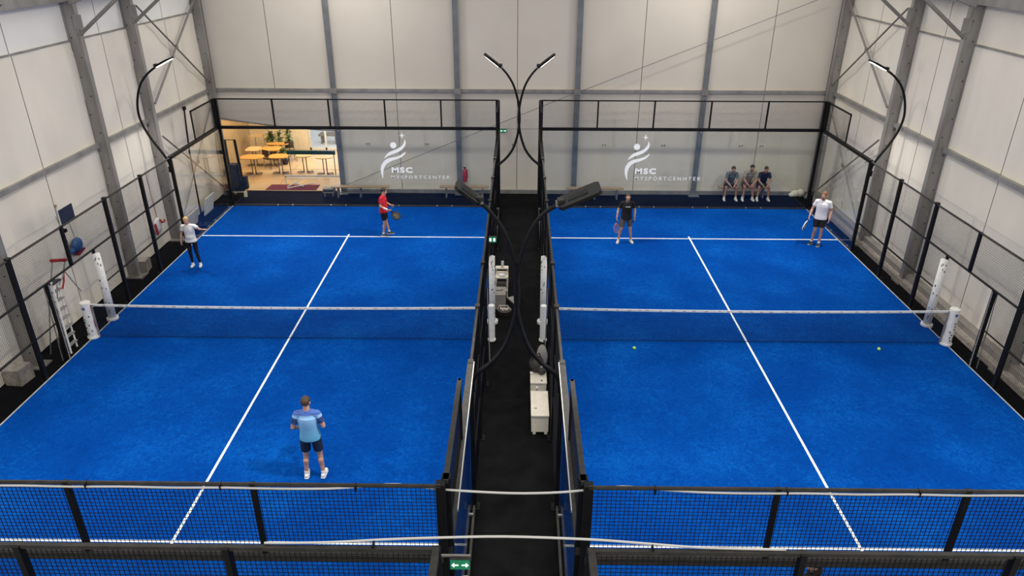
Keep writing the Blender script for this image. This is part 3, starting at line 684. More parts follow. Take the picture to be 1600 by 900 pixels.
# ---------------------------------------------------------------- benches behind the glass
def bench(x0, x1, y, label, hgt=.42, legs=3, d=.28):
    t = empty('bench', ((x0+x1)/2, y, -.03), label, 'bench', 'wooden benches along the end wall')
    for k in range(2): MB().box(x0, x1, y-d/2+k*d/2+.006, y-d/2+(k+1)*d/2-.006, hgt-.045, hgt).build('seat_plank', M['wood'], t)
    for k in range(legs):
        x = x0+.25+(x1-x0-.5)*k/(legs-1)
        MB().box(x-.025, x+.025, y-d/2+.03, y-d/2+.07, -.03, hgt-.045).box(x-.025, x+.025, y+d/2-.07, y+d/2-.03, -.03, hgt-.045).box(x-.025, x+.025, y-d/2, y+d/2, hgt-.09, hgt-.045).build('leg_frame', M['benchleg'], t)
    MB().box(x0+.2, x1-.2, y-.02, y+.02, .12, .16).build('stretcher', M['benchleg'], t)
bench(-7.35, -5.08, 11.2, 'long wooden bench behind left glass, right of the cafeteria opening')
bench(-3.1, -1.18, 11.25, 'wooden bench below the fire extinguisher', legs=2)
bench(1.85, 4.08, 11.15, 'wooden bench behind right glass near the aisle', legs=3)
bench(7.85, 9.85, 11.42, 'wooden bench carrying the three seated men', legs=3)
# grey crate beside first bench
t = empty('crate', (-7.5, 11.35, -.03), 'small grey low trolley box at the left end of the long bench', 'box')
MB().box(-7.72, -7.28, 11.2, 11.5, .12, .3).build('body', M['greyb'], t)
for x in (-7.68, -7.36): MB().box(x, x+.04, 11.22, 11.26, -.03, .12).build('leg', M['benchleg'], t)
MB().box(-7.7, -7.3, 11.19, 11.2, .17, .25).build('opening', M['hole'], t)
# navy trolley in the far left corner
t = empty('trolley', (-11.05, 11.3, -.03), 'navy bag trolley with tall black frame in far left corner', 'trolley')
MB().box(-11.32, -10.75, 11.25, 11.29, .1, .16).build('base_bar', M['cream'], t)
MB().box(-11.36, -11.32, 11.26, 11.3, .1, 2.2).build('pale_post', M['cream'], t)
MB().tube([(-11.3, 11.3, .12), (-11.3, 11.3, 2.2), (-10.92, 11.3, 2.2), (-10.86, 11.3, .12)], .055, 6).build('upright_frame', M['black'], t)
MB().box(-11.27, -10.88, 11.15, 11.45, .22, 1.25).build('navy_bag', M['navy'], t)
MB().box(-10.88, -10.68, 11.2, 11.42, .25, .75).build('side_pocket', M['navy'], t)
for x in (-11.3, -10.78): MB().tube([(x, 11.25, .04), (x, 11.3, .04)], .06, 12).build('wheel', M['black'], t)
MB().box(-10.82, -10.72, 11.1, 11.2, -.03, .2).build('foot', M['cream'], t)
# boards behind the left side glass
one(MB().box(-11.5, -11.46, 8.95, 9.75, -.03, .62, (0, R(12), 0)), 'white_board', M['pad'], 'white board leaning on the wall behind the far left glass', 'board')
one(MB().box(-11.5, -11.46, 7.35, 8.3, -.03, .55, (0, R(14), 0)), 'grey_board', M['cream'], 'cream board leaning behind left glass, nearer the camera', 'board')
t = empty('floor_stand', (-11.25, 8.4, -.03), 'slim black stand with small head behind the far left glass', 'stand')
MB().tube([(-11.25, 8.05, -.03), (-11.25, 8.1, 2.6), (-11.28, 8.38, 4.0)], .028, 8).build('pole', M['black'], t)
MB().cbox((-11.28, 8.4, 4.02), (.08, .12, .12)).build('head', M['black'], t)
MB().box(-11.45, -11.05, 7.9, 8.25, -.03, 0).build('base', M['black'], t)
t = empty('bench_pile', (11.0, 11.5, -.03), 'pale crumpled cover lying against the end wall, far right corner', 'cover')
MB().ell((10.95, 11.55, .10), (.20, .10, .14), None, 14, 8).ell((11.15, 11.57, .12), (.15, .10, .16), None, 14, 8).ell((10.8, 11.52, .06), (.12, .1, .09), None, 14, 8).build('cloth_cover', M['tarp'], t, True)

# concrete blocks
one(MB().box(-11.68, -11.36, 3.95, 4.35, -.03, .34, (0, 0, .12)), 'concrete_block', M['concrete'], 'rough concrete block at foot of left wall column, middle of the fence', 'block', 'concrete ballast blocks')
one(MB().box(-11.70, -11.30, -2.25, -1.82, -.03, .36, (0, 0, -.1)), 'concrete_block', M['concrete'], 'rough concrete block at the left edge of the photo', 'block', 'concrete ballast blocks')

# blue board on the left fence top
t = empty('blue_flag_board', (-10.95, .1, 3.0), 'dark blue square board standing on top of the left fence', 'board')
MB().box(-10.97, -10.95, .1, .68, 2.98, 3.36).build('panel', M['navy'], t)
MB().tube([(-10.96, .08, 2.75), (-10.96, .08, 3.48)], .02, 8).build('stick', M['strip'], t)
MB().cbox((-10.96, .08, 3.5), (.05, .05, .06)).build('stick_cap', M['wood'], t)
MB().cbox((-10.93, .12, 2.86), (.08, .08, .08)).build('clamp', M['black'], t)
# blue hose bag on left wall
t = empty('hanging_blue_reel', (-11.62, 1.42, 1.7), 'round blue reel with red base hanging by strings on the left wall', 'reel')
mb = MB(); mb.ell((-11.62, 1.47, 1.93), (.10, .21, .19), None, 16, 10); mb.build('reel', M['bluep'], t, True)
MB().ell((-11.6, 1.18, 1.86), (.06, .09, .08)).build('nozzle', M['bluep'], t, True)
MB().cbox((-11.6, 1.46, 1.74), (.16, .32, .04), (.2, 0, 0)).build('base', M['redd'], t)
MB().tube([(-11.72, 1.5, 2.95), (-11.64, 1.48, 2.1)], .006, 4).tube([(-11.72, 1.1, 2.85), (-11.64, 1.2, 1.92)], .006, 4).build('string', M['black'], t)
t = empty('hanging_bag', (-11.6, 5.55, .6), 'white bag with red straps hanging behind the left fence', 'bag')
MB().ell((-11.6, 5.66, .85), (.06, .24, .27), None, 14, 8).build('bag_body', M['pad'], t, True)
MB().box(-11.56, -11.53, 5.38, 5.48, .62, 1.0, (.15, 0, 0)).build('red_strap', M['red'], t)
MB().tube([(-11.52, 5.7, 1.05), (-11.5, 5.78, .92), (-11.52, 5.95, .88), (-11.52, 5.98, .95)], .03, 6).build('red_strap', M['red'], t)
MB().tube([(-11.7, 5.8, 2.6), (-11.62, 5.75, 1.1)], .008, 4).build('string', M['redd'], t)
# tall stepladder leaning by the left entrance
t = empty('stepladder', (-11.2, -.7, -.03), 'white stepladder with red top standing by the left entrance', 'ladder')
MB().tube([(-11.02, -.80, -.03), (-11.10, -.64, 1.84)], .028, 6).build('rail', M['pad'], t)
MB().tube([(-11.06, -.46, -.03), (-11.16, -.36, 1.84)], .022, 6).build('rail', M['pad'], t)
for k in range(7):
    f_ = .1+k*.125; x = -11.04-.09*f_; z = -.03+1.87*f_; MB().box(x-.045, x+.045, -.80+.16*f_, -.46+.10*f_, z-.014, z+.014).build('step', M['alu'], t)
for y0 in (-.75, -.40): MB().tube([(-11.5, y0-.1, -.03), (-11.17, y0+.08, 1.75)], .016, 6).build('rear_leg', M['alu'], t)
MB().box(-11.2, -11.05, -.66, -.34, 1.76, 1.80).build('top_platform', M['hole'], t)
MB().tube([(-11.10, -.64, 1.84), (-11.1, -.38, 2.28)], .016, 6).tube([(-11.16, -.36, 1.6), (-11.14, -.12, 1.75), (-11.1, .07, 2.1)], .016, 6).build('handrail', M['alu'], t)
MB().tube([(-11.1, -.42, 2.30), (-11.1, .10, 2.10)], .042, 8).build('red_grip', M['red'], t)
MB().tube([(-11.13, -.06, 1.86), (-11.16, -.1, 1.62), (-11.18, -.2, 1.45)], .024, 6).build('red_stay', M['red'], t)
MB().tube([(-11.13, -.02, 1.84), (-11.10, .34, 1.12)], .016, 6).build('diagonal_stay', M['alu'], t)

# ---------------------------------------------------------------- aisle furniture
t = empty('storage_bench', (.49, -3.43, -.03), 'long white storage bench in the aisle beside the right fence', 'bench')
MB().box(.31, .66, -3.86, -3.02, .03, .42).build('body', M['cream'], t)
MB().box(.30, .67, -3.88, -2.98, .42, .45).build('lid', M['cream'], t)
MB().box(.34, .40, -3.86, -3.80, -.03, .03).box(.58, .64, -3.86, -3.80, -.03, .03).box(.34, .40, -3.1, -3.04, -.03, .03).box(.58, .64, -3.1, -3.04, -.03, .03).build('foot', M['cream'], t)
MB().cbox((.40, -3.62, .452), (.05, .02, .006)).build('lid_mark', M['ink'], t)
t = empty('white_cabinet', (.48, -2.45, -.03), 'small white box in the aisle behind the storage bench', 'box')
MB().box(.31, .65, -2.66, -2.2, -.03, .43).build('body', M['cream'], t); MB().box(.30, .66, -2.68, -2.18, .43, .455).build('lid', M['cream'], t)
MB().cbox((.55, -2.58, .458), (.03, .05, .006)).build('lid_mark', M['hole'], t)
t = empty('bottle', (.43, -2.82, -.03), 'clear drinks bottle standing between the two white aisle boxes', 'bottle')
MB().tube([(.44, -2.83, -.03), (.44, -2.83, .3), (.44, -2.83, .36), (.44, -2.83, .42)], [.045, .045, .02, .02], 12).build('bottle_body', M['alu'], t, True)
MB().tube([(.44, -2.83, .42), (.44, -2.83, .45)], .024, 10).build('cap', M['pad'], t)
t = empty('sports_bag', (.45, -2.15, .4), 'dark grey sports bag slumped on the small white aisle box', 'bag')
mb = MB(); mb.ell((.44, -2.15, .62), (.17, .2, .19), (.2, .1, 0), 14, 10); mb.ell((.56, -2.3, .55), (.1, .12, .1)); mb.build('bag_body', M['blackg'], t, True)
MB().tube([(.32, -2.3, .5), (.35, -2.2, .82), (.5, -2.05, .84), (.6, -2.15, .6)], .015, 6).build('strap', M['black'], t)
MB().cbox((.53, -2.33, .63), (.05, .03, .1), (.3, .5, 0)).build('buckle', M['bolt'], t); MB().cbox((.32, -2.36, .52), (.06, .02, .03)).build('label_patch', M['pad'], t)
t = empty('jacket', (.6, -1.5, .3), 'grey jacket draped over a chair beside the right fence in aisle', 'jacket')
MB().ell((.58, -1.55, .45), (.13, .22, .3), None, 12, 8).ell((.5, -1.75, .3), (.12, .15, .2)).build('cloth', M['greyb'], t, True)
MB().tube([(.64, -1.7, .1), (.63, -1.3, .75)], .018, 6).build('strap', M['black'], t)
one(MB().box(.48, .70, -1.75, -1.3, .12, .16).box(.5, .53, -1.73, -1.7, -.03, .12).box(.66, .69, -1.73, -1.7, -.03, .12).box(.5, .53, -1.35, -1.32, -.03, .12).box(.66, .69, -1.35, -1.32, -.03, .12), 'low_stool', M['black'], 'low black stool under the grey jacket in aisle', 'stool')
t = empty('shelf_rack', (-.45, 2.85, -.03), 'white open shelf in the aisle beside the left fence', 'shelf')
for x in (-.63, -.3): MB().box(x-.02, x+.02, 2.45, 2.5, -.03, .62).box(x-.02, x+.02, 3.15, 3.2, -.03, .62).build('side_frame', M['cream'], t)
MB().box(-.65, -.28, 2.75, 3.22, .42, .45).build('shelf', M['cream'], t); MB().box(-.65, -.28, 3.02, 3.2, .60, .63).build('top_board', M['cream'], t); MB().box(-.65, -.28, 2.43, 2.5, .18, .22).build('front_board', M['cream'], t); MB().box(-.65, -.28, 2.45, 3.2, .10, .12).build('shelf', M['blackg'], t)
t = empty('bottle', (-.45, 3.12, .63), 'white-capped bottle on top of the aisle shelf', 'bottle')
MB().tube([(-.45, 3.12, .63), (-.45, 3.12, .8), (-.45, 3.12, .84)], [.04, .04, .02], 10).build('bottle_body', M['pad'], t, True); MB().tube([(-.45, 3.12, .84), (-.45, 3.12, .88)], .028, 10).build('cap', M['black'], t)
one(MB().ell((-.46, 2.9, .48), (.10, .09, .035)), 'folded_towel', M['pad'], 'small white towel lying on the aisle shelf', 'towel', smooth=True)
t = empty('grey_box', (-.5, 2.0, -.03), 'large grey box in the aisle below the white shelf', 'box')
MB().box(-.66, -.34, 1.72, 2.22, -.03, .4).build('body', M['greyb'], t); MB().box(-.67, -.33, 1.71, 2.23, .4, .42).build('lid', M['greyb'], t)
MB().tube([(-.6, 2.0, .42), (-.5, 1.9, .47), (-.42, 2.05, .42)], .008, 6).build('cord', M['black'], t)
t = empty('round_tray', (-.36, 1.42, -.03), 'oval basket with pale items standing on the aisle floor', 'basket')
MB().tube([(-.36, 1.42, -.03), (-.36, 1.42, .12)], [.14, .19], 16).build('basket', M['pot'], t)
for k in range(5): MB().cbox((-.46+k*.05, 1.42+.03*(-1)**k, .14), (.035, .09, .04), (0, .2, .4*k)).build('pale_item', M['cream'], t)
MB().tube([(-.54, 1.42, .12), (-.5, 1.35, .28), (-.28, 1.35, .28), (-.18, 1.42, .12)], .012, 6).build('handle', M['cream'], t)
one(MB().box(-.22, -.02, 2.05, 2.45, -.03, .01, (0, 0, .5)), 'grey_sheet', M['greyb'], 'grey sheet lying flat on the black aisle floor', 'sheet')
one(MB().box(-.66, -.34, 4.2, 4.28, -.03, .06), 'low_bar', M['blackg'], 'low dark bar on the aisle floor by the far left fence', 'bar')

# balls
for x, y, lb in ((2.92, -.42, 'yellow ball lying on the right court near its left side'), (9.02, -.37, 'yellow ball lying on the right court near the right net post')):
    t = empty('padel_ball', (x, y, 0), lb, 'ball', 'yellow balls on the right court')
    MB().ell((x, y, .034), (.038, .038, .038)).build('felt', M['ball'], t, True)
    MB().tube([(x+.0385*math.cos(a)*math.cos(.5*math.sin(2*a)), y+.0385*math.sin(a)*math.cos(.5*math.sin(2*a)), .034+.0385*math.sin(.5*math.sin(2*a))) for a in [k*math.pi/12 for k in range(25)]], .0015, 4).build('seam_line', M['pad'], t)

# ---------------------------------------------------------------- people
def remesh(mb, name, m, parent, vox, smooth=3, scale=1.0, fac=.5):
    me = mb.mesh('tmp', None); o = bpy.data.objects.new('tmp', me); col.objects.link(o)
    r = o.modifiers.new('r', 'REMESH'); r.mode = 'VOXEL'; r.voxel_size = vox; r.use_smooth_shade = True
    if smooth: s_ = o.modifiers.new('s', 'SMOOTH'); s_.factor = fac; s_.iterations = smooth
    dg = bpy.context.evaluated_depsgraph_get(); dg.update()
    me2 = bpy.data.meshes.new_from_object(o.evaluated_get(dg)); bpy.data.objects.remove(o)
    me2.name = name; me2.materials.clear(); me2.materials.append(m)
    me2.polygons.foreach_set('use_smooth', [True]*len(me2.polygons))
    q = bpy.data.objects.new(name, me2); col.objects.link(q); q.parent = parent
    return q
def hand(mb, w, d, palm_n, curl, side):
    """w wrist, d finger direction, palm_n direction the palm faces; side sign for the thumb"""
    w = Vector(w); d = Vector(d).normalized(); n = (Vector(palm_n)-d*d.dot(Vector(palm_n))).normalized(); x = d.cross(n)*side
    mb.capsule(w-d*.02, w+d*.075, .026, .038, flat=(1.0, .45), up=n)
    for k, (off, ln) in enumerate(((-.030, .062), (-.010, .074), (.010, .070), (.029, .054))):
        p = w+d*.085+x*off*-1; dd = d; r0 = .0095
        for j in range(3):
            a = curl*(.5+.5*j); dd = (dd*math.cos(a)+n*math.sin(a)).normalized(); q = p+dd*ln*(.45 if j == 0 else .30)
            mb.capsule(p, q, r0, r0*.92, 8); p = q; r0 *= .92
    p = w+d*.03+x*.03; q = p+(x*.7+d*.6+n*.35).normalized()*.042; mb.capsule(p, q, .013, .0115, 8); mb.capsule(q, q+(d*.8+n*.6+x*.15).normalized()*.03, .0115, .010, 8)

def person(loc, rz, H, J, look, label, sty):
    """J overrides joints (metres, for a 1.78 m body facing -Y); origin between the feet"""
    t = empty('person', loc, label, 'person', rz=rz)
    k = H/1.78; t.scale = (k, k, k)
    D = dict(pel=(0, 0, .95), waist=(0, 0, 1.08), chest=(0, 0, 1.30), neck=(0, .01, 1.50), head=(0, -.02, 1.645))
    for sg, n in ((-1, 'R'), (1, 'L')):
        D.update({'hip'+n: (sg*.095, 0, .92), 'kn'+n: (sg*.115, -.02, .50), 'an'+n: (sg*.13, .02, .085), 'sh'+n: (sg*.185, .01, 1.435), 'el'+n: (sg*.26, .03, 1.14), 'wr'+n: (sg*.27, -.06, .90),
                  'hd'+n: (0, -.1, -1), 'pn'+n: (-sg, 0, 0), 'cu'+n: .35, 'toe'+n: (sg*.10, -1, 0)})
    D.update(J); V = {a: Vector(b) if isinstance(b, tuple) else b for a, b in D.items()}
    fem = sty.get('fem', False); bw = .93 if fem else 1.0
    sk = M[sty.get('skin', 'skin')]
    b = MB()
    up = (V['chest']-V['pel']).normalized(); sx = Vector((1, 0, 0))
    fwd = sx.cross(up).normalized()
    def torso(mb, g, lo=0):
        for c_, rx, ry, rz_ in ((V['pel'], .158, .115, .12), (V['waist'], .142*bw, .105, .14), (V['chest'], .168*bw, .118, .17), (V['chest'].lerp(V['neck'], .5), .155*bw, .10, .10)):
            ang = math.atan2(-(up.y), up.z); mb.ell(c_, (rx+g, ry+g, rz_+g*.4), (ang, 0, 0), 18, 12)
        for n in 'RL': mb.capsule(V['neck'].lerp(V['sh'+n], .25)-Vector((0, 0, .035)), V['sh'+n]-Vector((0, 0, .01)), .06+g, .056+g)
    torso(b, 0)
    b.capsule(V['neck']-up*.05, V['head']-Vector((0, -.015, .07)), .062*bw, .056*bw)
    # head in its own frame
    hm = Euler(look).to_matrix(); hc = V['head']
    def hp(x, y, z): return hc+hm @ Vector((x, y, z))
    b.ell(hc+hm @ Vector((0, .015, .03)), (.077, .095, .088), look, 18, 12)
    b.ell(hp(0, -.022, -.045), (.058, .066, .068), look, 14, 10); b.ell(hp(0, -.055, -.09), (.03, .026, .022), look)
    b.capsule(hp(0, -.088, .012), hp(0, -.108, -.028), .009, .015, 8); b.ell(hp(0, -.082, .036), (.05, .012, .011), look)
    b.ell(hp(0, -.083, -.062), (.024, .011, .008), look)
    for sg in (-1, 1): b.ell(hp(sg*.078, .012, -.002), (.010, .019, .032), look, 10, 8); b.ell(hp(sg*.04, -.068, -.02), (.02, .018, .018), look)
    for sg, n in ((-1, 'R'), (1, 'L')):
        b.capsule(V['sh'+n], V['el'+n], .050*bw, .040*bw); b.capsule(V['el'+n], V['wr'+n], .040*bw, .026*bw)
        mid = V['el'+n].lerp(V['wr'+n], .25); b.capsule(mid, V['el'+n].lerp(V['wr'+n], .5), .042*bw, .033*bw)
        hand(b, V['wr'+n], V['hd'+n], V['pn'+n], V['cu'+n], sg)
        b.capsule(V['hip'+n], V['kn'+n], .082, .054); b.capsule(V['kn'+n], V['an'+n], .052, .036)
        cf_ = V['kn'+n].lerp(V['an'+n], .3)+Vector((0, .014, 0)); b.capsule(cf_, V['kn'+n].lerp(V['an'+n], .48)+Vector((0, .01, 0)), .056, .044)
        td = V['toe'+n].normalized(); b.capsule(V['an'+n]-Vector((0, 0, .035))-td*.02, V['an'+n]-Vector((0, 0, .05))+td*.13, .034, .026)
    body = remesh(b, 'body', sk, t, .0085, 2); 
    # face
    for sg in (-1, 1):
        MB().ell(hp(sg*.032, -.076, .012), (.012, .008, .008), look).build2('eye', M['eyew'], t)
        MB().ell(hp(sg*.032, -.083, .012), (.006, .004, .006), look).build2('iris', M['eyed'], t)
        MB().ell(hp(sg*.033, -.087, .036), (.022, .006, .0045), look).build2('eyebrow', M[sty['hair']], t)
    MB().ell(hp(0, -.092, -.063), (.022, .006, .005), look).build2('mouth', M['lip'], t)
    if sty.get('beard'): remesh(MB().ell(hp(0, -.045, -.088), (.052, .052, .032), look), 'beard', M[sty['hair']], t, .008, 1)
    if sty.get('glasses'):
        g_ = MB()
        for sg in (-1, 1): g_.tube([hp(sg*.033+.024*math.cos(a), -.097, .01+.018*math.sin(a)) for a in [q*math.pi/6 for q in range(13)]], .0025, 5)
        g_.tube([hp(-.01, -.099, .014), hp(.01, -.099, .014)], .0025, 5)
        for sg in (-1, 1): g_.tube([hp(sg*.056, -.096, .014), hp(sg*.083, .0, .012)], .0025, 5)
        g_.build2('glasses', M['black'], t)
    # hair
    h = MB(); h.ell((0, 0, 0), (1, 1, 1), None, 28, 20); hv = []
    full = sty.get('hairvol', 1.0)
    for x, y, z in h.v:
        r_ = 1.0+.05*noise.noise(Vector((x*5, y*5, z*5)))
        line = .30 if y < -.15 else (-.15 if y < .35 else -.55)
        if y < -.15 and abs(x) > .62: line = -.05
        if sty.get('balding'): line += .32 if y < 0 else .0
        ins = z < line
        f_ = .86 if ins else 1.0
        a_ = (.084*full, .102*full, .094*full)
        hv.append(tuple(hp(x*a_[0]*r_*f_, .017+y*a_[1]*r_*f_, .035+z*a_[2]*r_*f_)))
    h.v = hv; h.build2('hair', M[sty['hair']], t, True)
    if sty.get('ponytail'): remesh(MB().capsule(hp(0, .10, .04), hp(0, .13, -.10), .03, .02), 'ponytail', M[sty['hair']], t, .008, 1)
    if sty.get('longhair'):
        remesh(MB().ell(hp(0, .06, -.05), (.085, .06, .13), look).capsule(hp(-.06, .02, 0), hp(-.07, .0, -.17), .03, .02).capsule(hp(.06, .02, 0), hp(.07, .0, -.17), .03, .02), 'long_hair', M[sty['hair']], t, .01, 2)
    # shirt
    s_ = MB(); g = .016
    for c_, rx, ry, rz_ in ((V['waist'], .152*bw, .115, .15), (V['chest'], .175*bw, .123, .17), (V['chest'].lerp(V['neck'], .5), .16*bw, .104, .10)):
        ang = math.atan2(-(up.y), up.z); s_.ell(c_, (rx+.006, ry+.006, rz_), (ang, 0, 0), 18, 12)
    low = V['pel']-up*(.07 if not fem else .05)
    s_.tube([low, V['pel'], V['pel'].lerp(V['waist'], .6), V['waist'].lerp(V['chest'], .2), V['waist'].lerp(V['chest'], .6), V['chest'], V['chest'].lerp(V['neck'], .35), V['chest'].lerp(V['neck'], .6)], [.197, .190, .176*bw+.003, .172*bw+.003, .178*bw+.002, .184*bw, .176*bw, .13], 24, sq=(1.0, .77), up=(0, 1, 0))
    if sty.get('belly'): s_.ell(V['waist']+Vector((0, -.03, 0)), (.15, .13, .14))
    for sg, n in ((-1, 'R'), (1, 'L')):
        s_.capsule(V['neck'].lerp(V['sh'+n], .26)-Vector((0, 0, .036)), V['sh'+n]-Vector((0, 0, .012)), .076, .066)
        e_ = V['sh'+n].lerp(V['el'+n], sty.get('sleeve', .62)); s_.capsule(V['sh'+n]-Vector((0, 0, .004)), e_, .066, .064, e1=.25)
    s_.capsule(V['neck']-up*.05, V['neck']+up*(.05 if sty.get('jacket') else 0), .08, .07, e1=.3)
    shirt = remesh(s_, 'shirt' if not sty.get('jacket') else 'jacket', sty['shirt'], t, .011, 4)
    if sty.get('longsleeve'):
        pass
    # shorts / leggings
    p_ = MB(); p_.ell(V['pel']-up*.01, (.172, .128, .13), None, 18, 12)
    for sg, n in ((-1, 'R'), (1, 'L')):
        if sty.get('leggings'):
            p_.capsule(V['hip'+n], V['kn'+n], .088, .060); p_.capsule(V['kn'+n], V['an'+n]+Vector((0, 0, .04)), .058, .042, e1=.2)
            p_.capsule(V['kn'+n].lerp(V['an'+n], .3)+Vector((0, .014, 0)), V['kn'+n].lerp(V['an'+n], .48)+Vector((0, .01, 0)), .061, .05)
        else:
            e_ = V['hip'+n].lerp(V['kn'+n], sty.get('short', .72)); p_.capsule(V['hip'+n]+Vector((0, 0, .0)), e_, .100, .092, e1=.15)
    remesh(p_, 'leggings' if sty.get('leggings') else 'shorts', sty['shorts'], t, .011, 2)
    for sg, n in ((-1, 'R'), (1, 'L')):
        a_ = V['an'+n]; td = V['toe'+n].normalized(); sd = td.cross(Vector((0, 0, 1)))
        z0 = a_.z-.085
        q = MB(); g0 = Vector((a_.x, a_.y, z0))
        q.capsule(g0+Vector((0, 0, .045))-td*.035, g0+Vector((0, 0, .036))+td*.145, .045, .038, 12, flat=(1, .95)); q.capsule(g0+Vector((0, 0, .05)), g0+Vector((0, 0, .085)), .046, .042, e1=.2)
        q.v = [(x, y, max(z, z0+.004)) for x, y, z in q.v]
        sh = remesh(q, 'shoe', M[sty['shoe']], t, .009, 2)
        so = MB(); so.tube([g0+td*(-.085)+Vector((0, 0, .010)), g0-td*.05+Vector((0, 0, .010)), g0+td*.05+Vector((0, 0, .010)), g0+td*.13+Vector((0, 0, .010)), g0+td*.185+Vector((0, 0, .012))], [.03, .046, .044, .046, .025], 12, sq=(1, .22), up=(0, 0, 1))
        so.build2('sole', M['shoe_w'], sh)
        MB().capsule(g0+Vector((0, 0, .08)), a_.lerp(V['kn'+n], .12), .042, .043, 12, e1=.1).build2('sock', M[sty.get('sock', 'sock')], t, True)
    return t, V
def build2(s, name, m, parent, smooth=True):
    o = bpy.data.objects.new(name, s.mesh(name, m, smooth)); col.objects.link(o); o.parent = parent; return o
MB.build2 = build2

def racket(loc, d, n, face, label, loc_hand_len=.12, sc=1.0, strung=False):
    """loc = hand position, d = direction from hand to head, n = face normal"""
    d = Vector(d).normalized(); n = Vector(n); n = (n-d*d.dot(n)).normalized(); x = d.cross(n)
    t = empty('racket', loc, label, 'racket', 'rackets'); o = Vector(loc)
    def q(a, b, c=0): return o+d*a+x*b+n*c
    h = MB(); h.capsule(q(-.07, 0), q(.07, 0), .016, .016, 10); h.build('grip', M['black'], t, True)
    ring = [(.27+.145*math.cos(a), .125*math.sin(a)) for a in [k*math.pi/12 for k in range(25)]]
    MB().tube([q(a, b) for a, b in ring], .017 if not strung else .010, 8).build('head_frame', face[0], t, True)
    MB().tube([q(.06, 0), q(.10, .03), q(.15, .08)], .012, 6).tube([q(.06, 0), q(.10, -.03), q(.15, -.08)], .012, 6).build('throat', face[0], t)
    if strung:
        m = MB()
        for k in range(-5, 6):
            b = k*.021; a = .145*math.sqrt(max(0, 1-(b/.125)**2)); m.tube([q(.27-a, b), q(.27+a, b)], .002, 4)
        for k in range(-6, 7):
            a = k*.021; b = .125*math.sqrt(max(0, 1-(a/.145)**2)); m.tube([q(.27+a, -b), q(.27+a, b)], .002, 4)
        f = m.build('strings', face[1], t); f['kind'] = 'stuff'
        MB().tube([q(.16, -.05), q(.16, .05)], .012, 6).build('bridge', face[0], t)
    else:
        m = MB(); nn = 24
        for c_ in (-.014, .014):
            for k in range(nn): a = 2*math.pi*k/nn; m.v.append(tuple(q(.27+.14*math.cos(a), .12*math.sin(a), c_)))
        m.f = [tuple(range(nn)), tuple(range(2*nn-1, nn-1, -1))]+[(i, nn+i, nn+(i+1) % nn, (i+1) % nn) for i in range(nn)]
        f = m.build('hitting_face', face[1], t)
        hh = MB()
        for a in (-.06, -.02, .02, .06):
            for b in (-.06, -.02, .02, .06):
                for c_ in (-.0145, .0145): hh.ell(q(.27+a, b, c_), (.006, .006, .006), None, 6, 4)
        hh.build('face_hole', M['hole'], f)['kind'] = 'stuff'
        mk = MB(); mk.tube([q(.20, .03, -.016), q(.27, -.02, -.016), q(.33, .03, -.016)], .008, 4).tube([q(.20, .03, .016), q(.27, -.02, .016), q(.33, .03, .016)], .008, 4)
        mk.build('painted_mark', face[2], f)
    return t
def W(t, p):   # local person point -> world
    k = t.scale[0]; return Vector(t.location)+Euler(t.rotation_euler).to_matrix() @ (Vector(p)*k)

# blue-shirt player, back to the camera
t, V = person((-3.82, -5.24, .002), R(183), 1.80, dict(
    knR=(-.12, -.03, .50), knL=(.13, -.01, .50), anR=(-.155, .02, .085), anL=(.16, .02, .085),
    elR=(-.27, .03, 1.16), wrR=(-.20, -.20, 1.13), hdR=(.5, -1, .05), pnR=(.6, 0, -1), cuR=.6,
    elL=(.28, .04, 1.15), wrL=(.23, -.17, .99), hdL=(-.3, -1, -.2), pnL=(-1, 0, -.2), cuL=.75), (R(8), 0, 0),
    'man seen from behind in light blue gradient shirt and navy shorts on left court', dict(hair='hair', shirt=shirt_gradient(), shorts=cloth('navy_shorts', (.012, .022, .05)), shoe='shoe_w', hairvol=1.04, short=.74, sleeve=.50))
slv = cloth('sleeve_navy', (.03, .06, .18), .5, 30)
for sg, n in ((-1, 'R'), (1, 'L')):
    m_ = MB(); a_ = V['sh'+n]; e_ = a_.lerp(V['el'+n], .66)
    remesh(m_.capsule(a_.lerp(e_, .42), e_, .069, .064, e0=.4, e1=.2), 'sleeve', slv, t, .010, 2)
hw = W(t, V['wrL']+Vector((-.02, -.085, -.03)))
racket(hw, (.35, .9, -.1), (0, 0, 1), (M['black'], M['navy'], M['decalg']), 'dark racket held in front by man in light blue shirt')

# red-shirt player, facing right
t, V = person((-4.57, 7.12, .002), R(82), 1.70, dict(
    knR=(-.10, -.04, .50), anR=(-.11, .03, .085), knL=(.10, -.02, .50), anL=(.14, -.10, .085), neck=(0, -.01, 1.50), head=(0, -.06, 1.635), chest=(0, .01, 1.30),
    elR=(-.24, .03, 1.16), wrR=(-.20, -.21, 1.04), hdR=(.1, -1, -.25), pnR=(1, 0, .2), cuR=.8, elL=(.24, .0, 1.16), wrL=(.18, -.22, 1.08), hdL=(-.2, -1, 0), pnL=(-1, 0, 0), cuL=.5), (R(6), 0, 0),
    'man in red shirt and black shorts standing side-on on far left court', dict(hair='hairk', shirt=cloth('red_shirt', (.50, .018, .03)), shorts=cloth('black_shorts', (.010, .011, .018)), shoe='shoe_k', hairvol=1.05, sock='sock'))
MB().capsule(V['elR'].lerp(V['wrR'], .45), V['wrR'], .036, .031, 10, e0=.2, e1=.2).build2('forearm_band', M['sock'], t)
hw = W(t, V['wrR']+Vector((.01, -.09, -.025)))
racket(hw, (.75, -.1, -.65), (.45, -1, .5), (M['black'], M['hole'], cloth('orange_mark', (.7, .25, .12))), 'black round racket with orange mark held by the man in red')

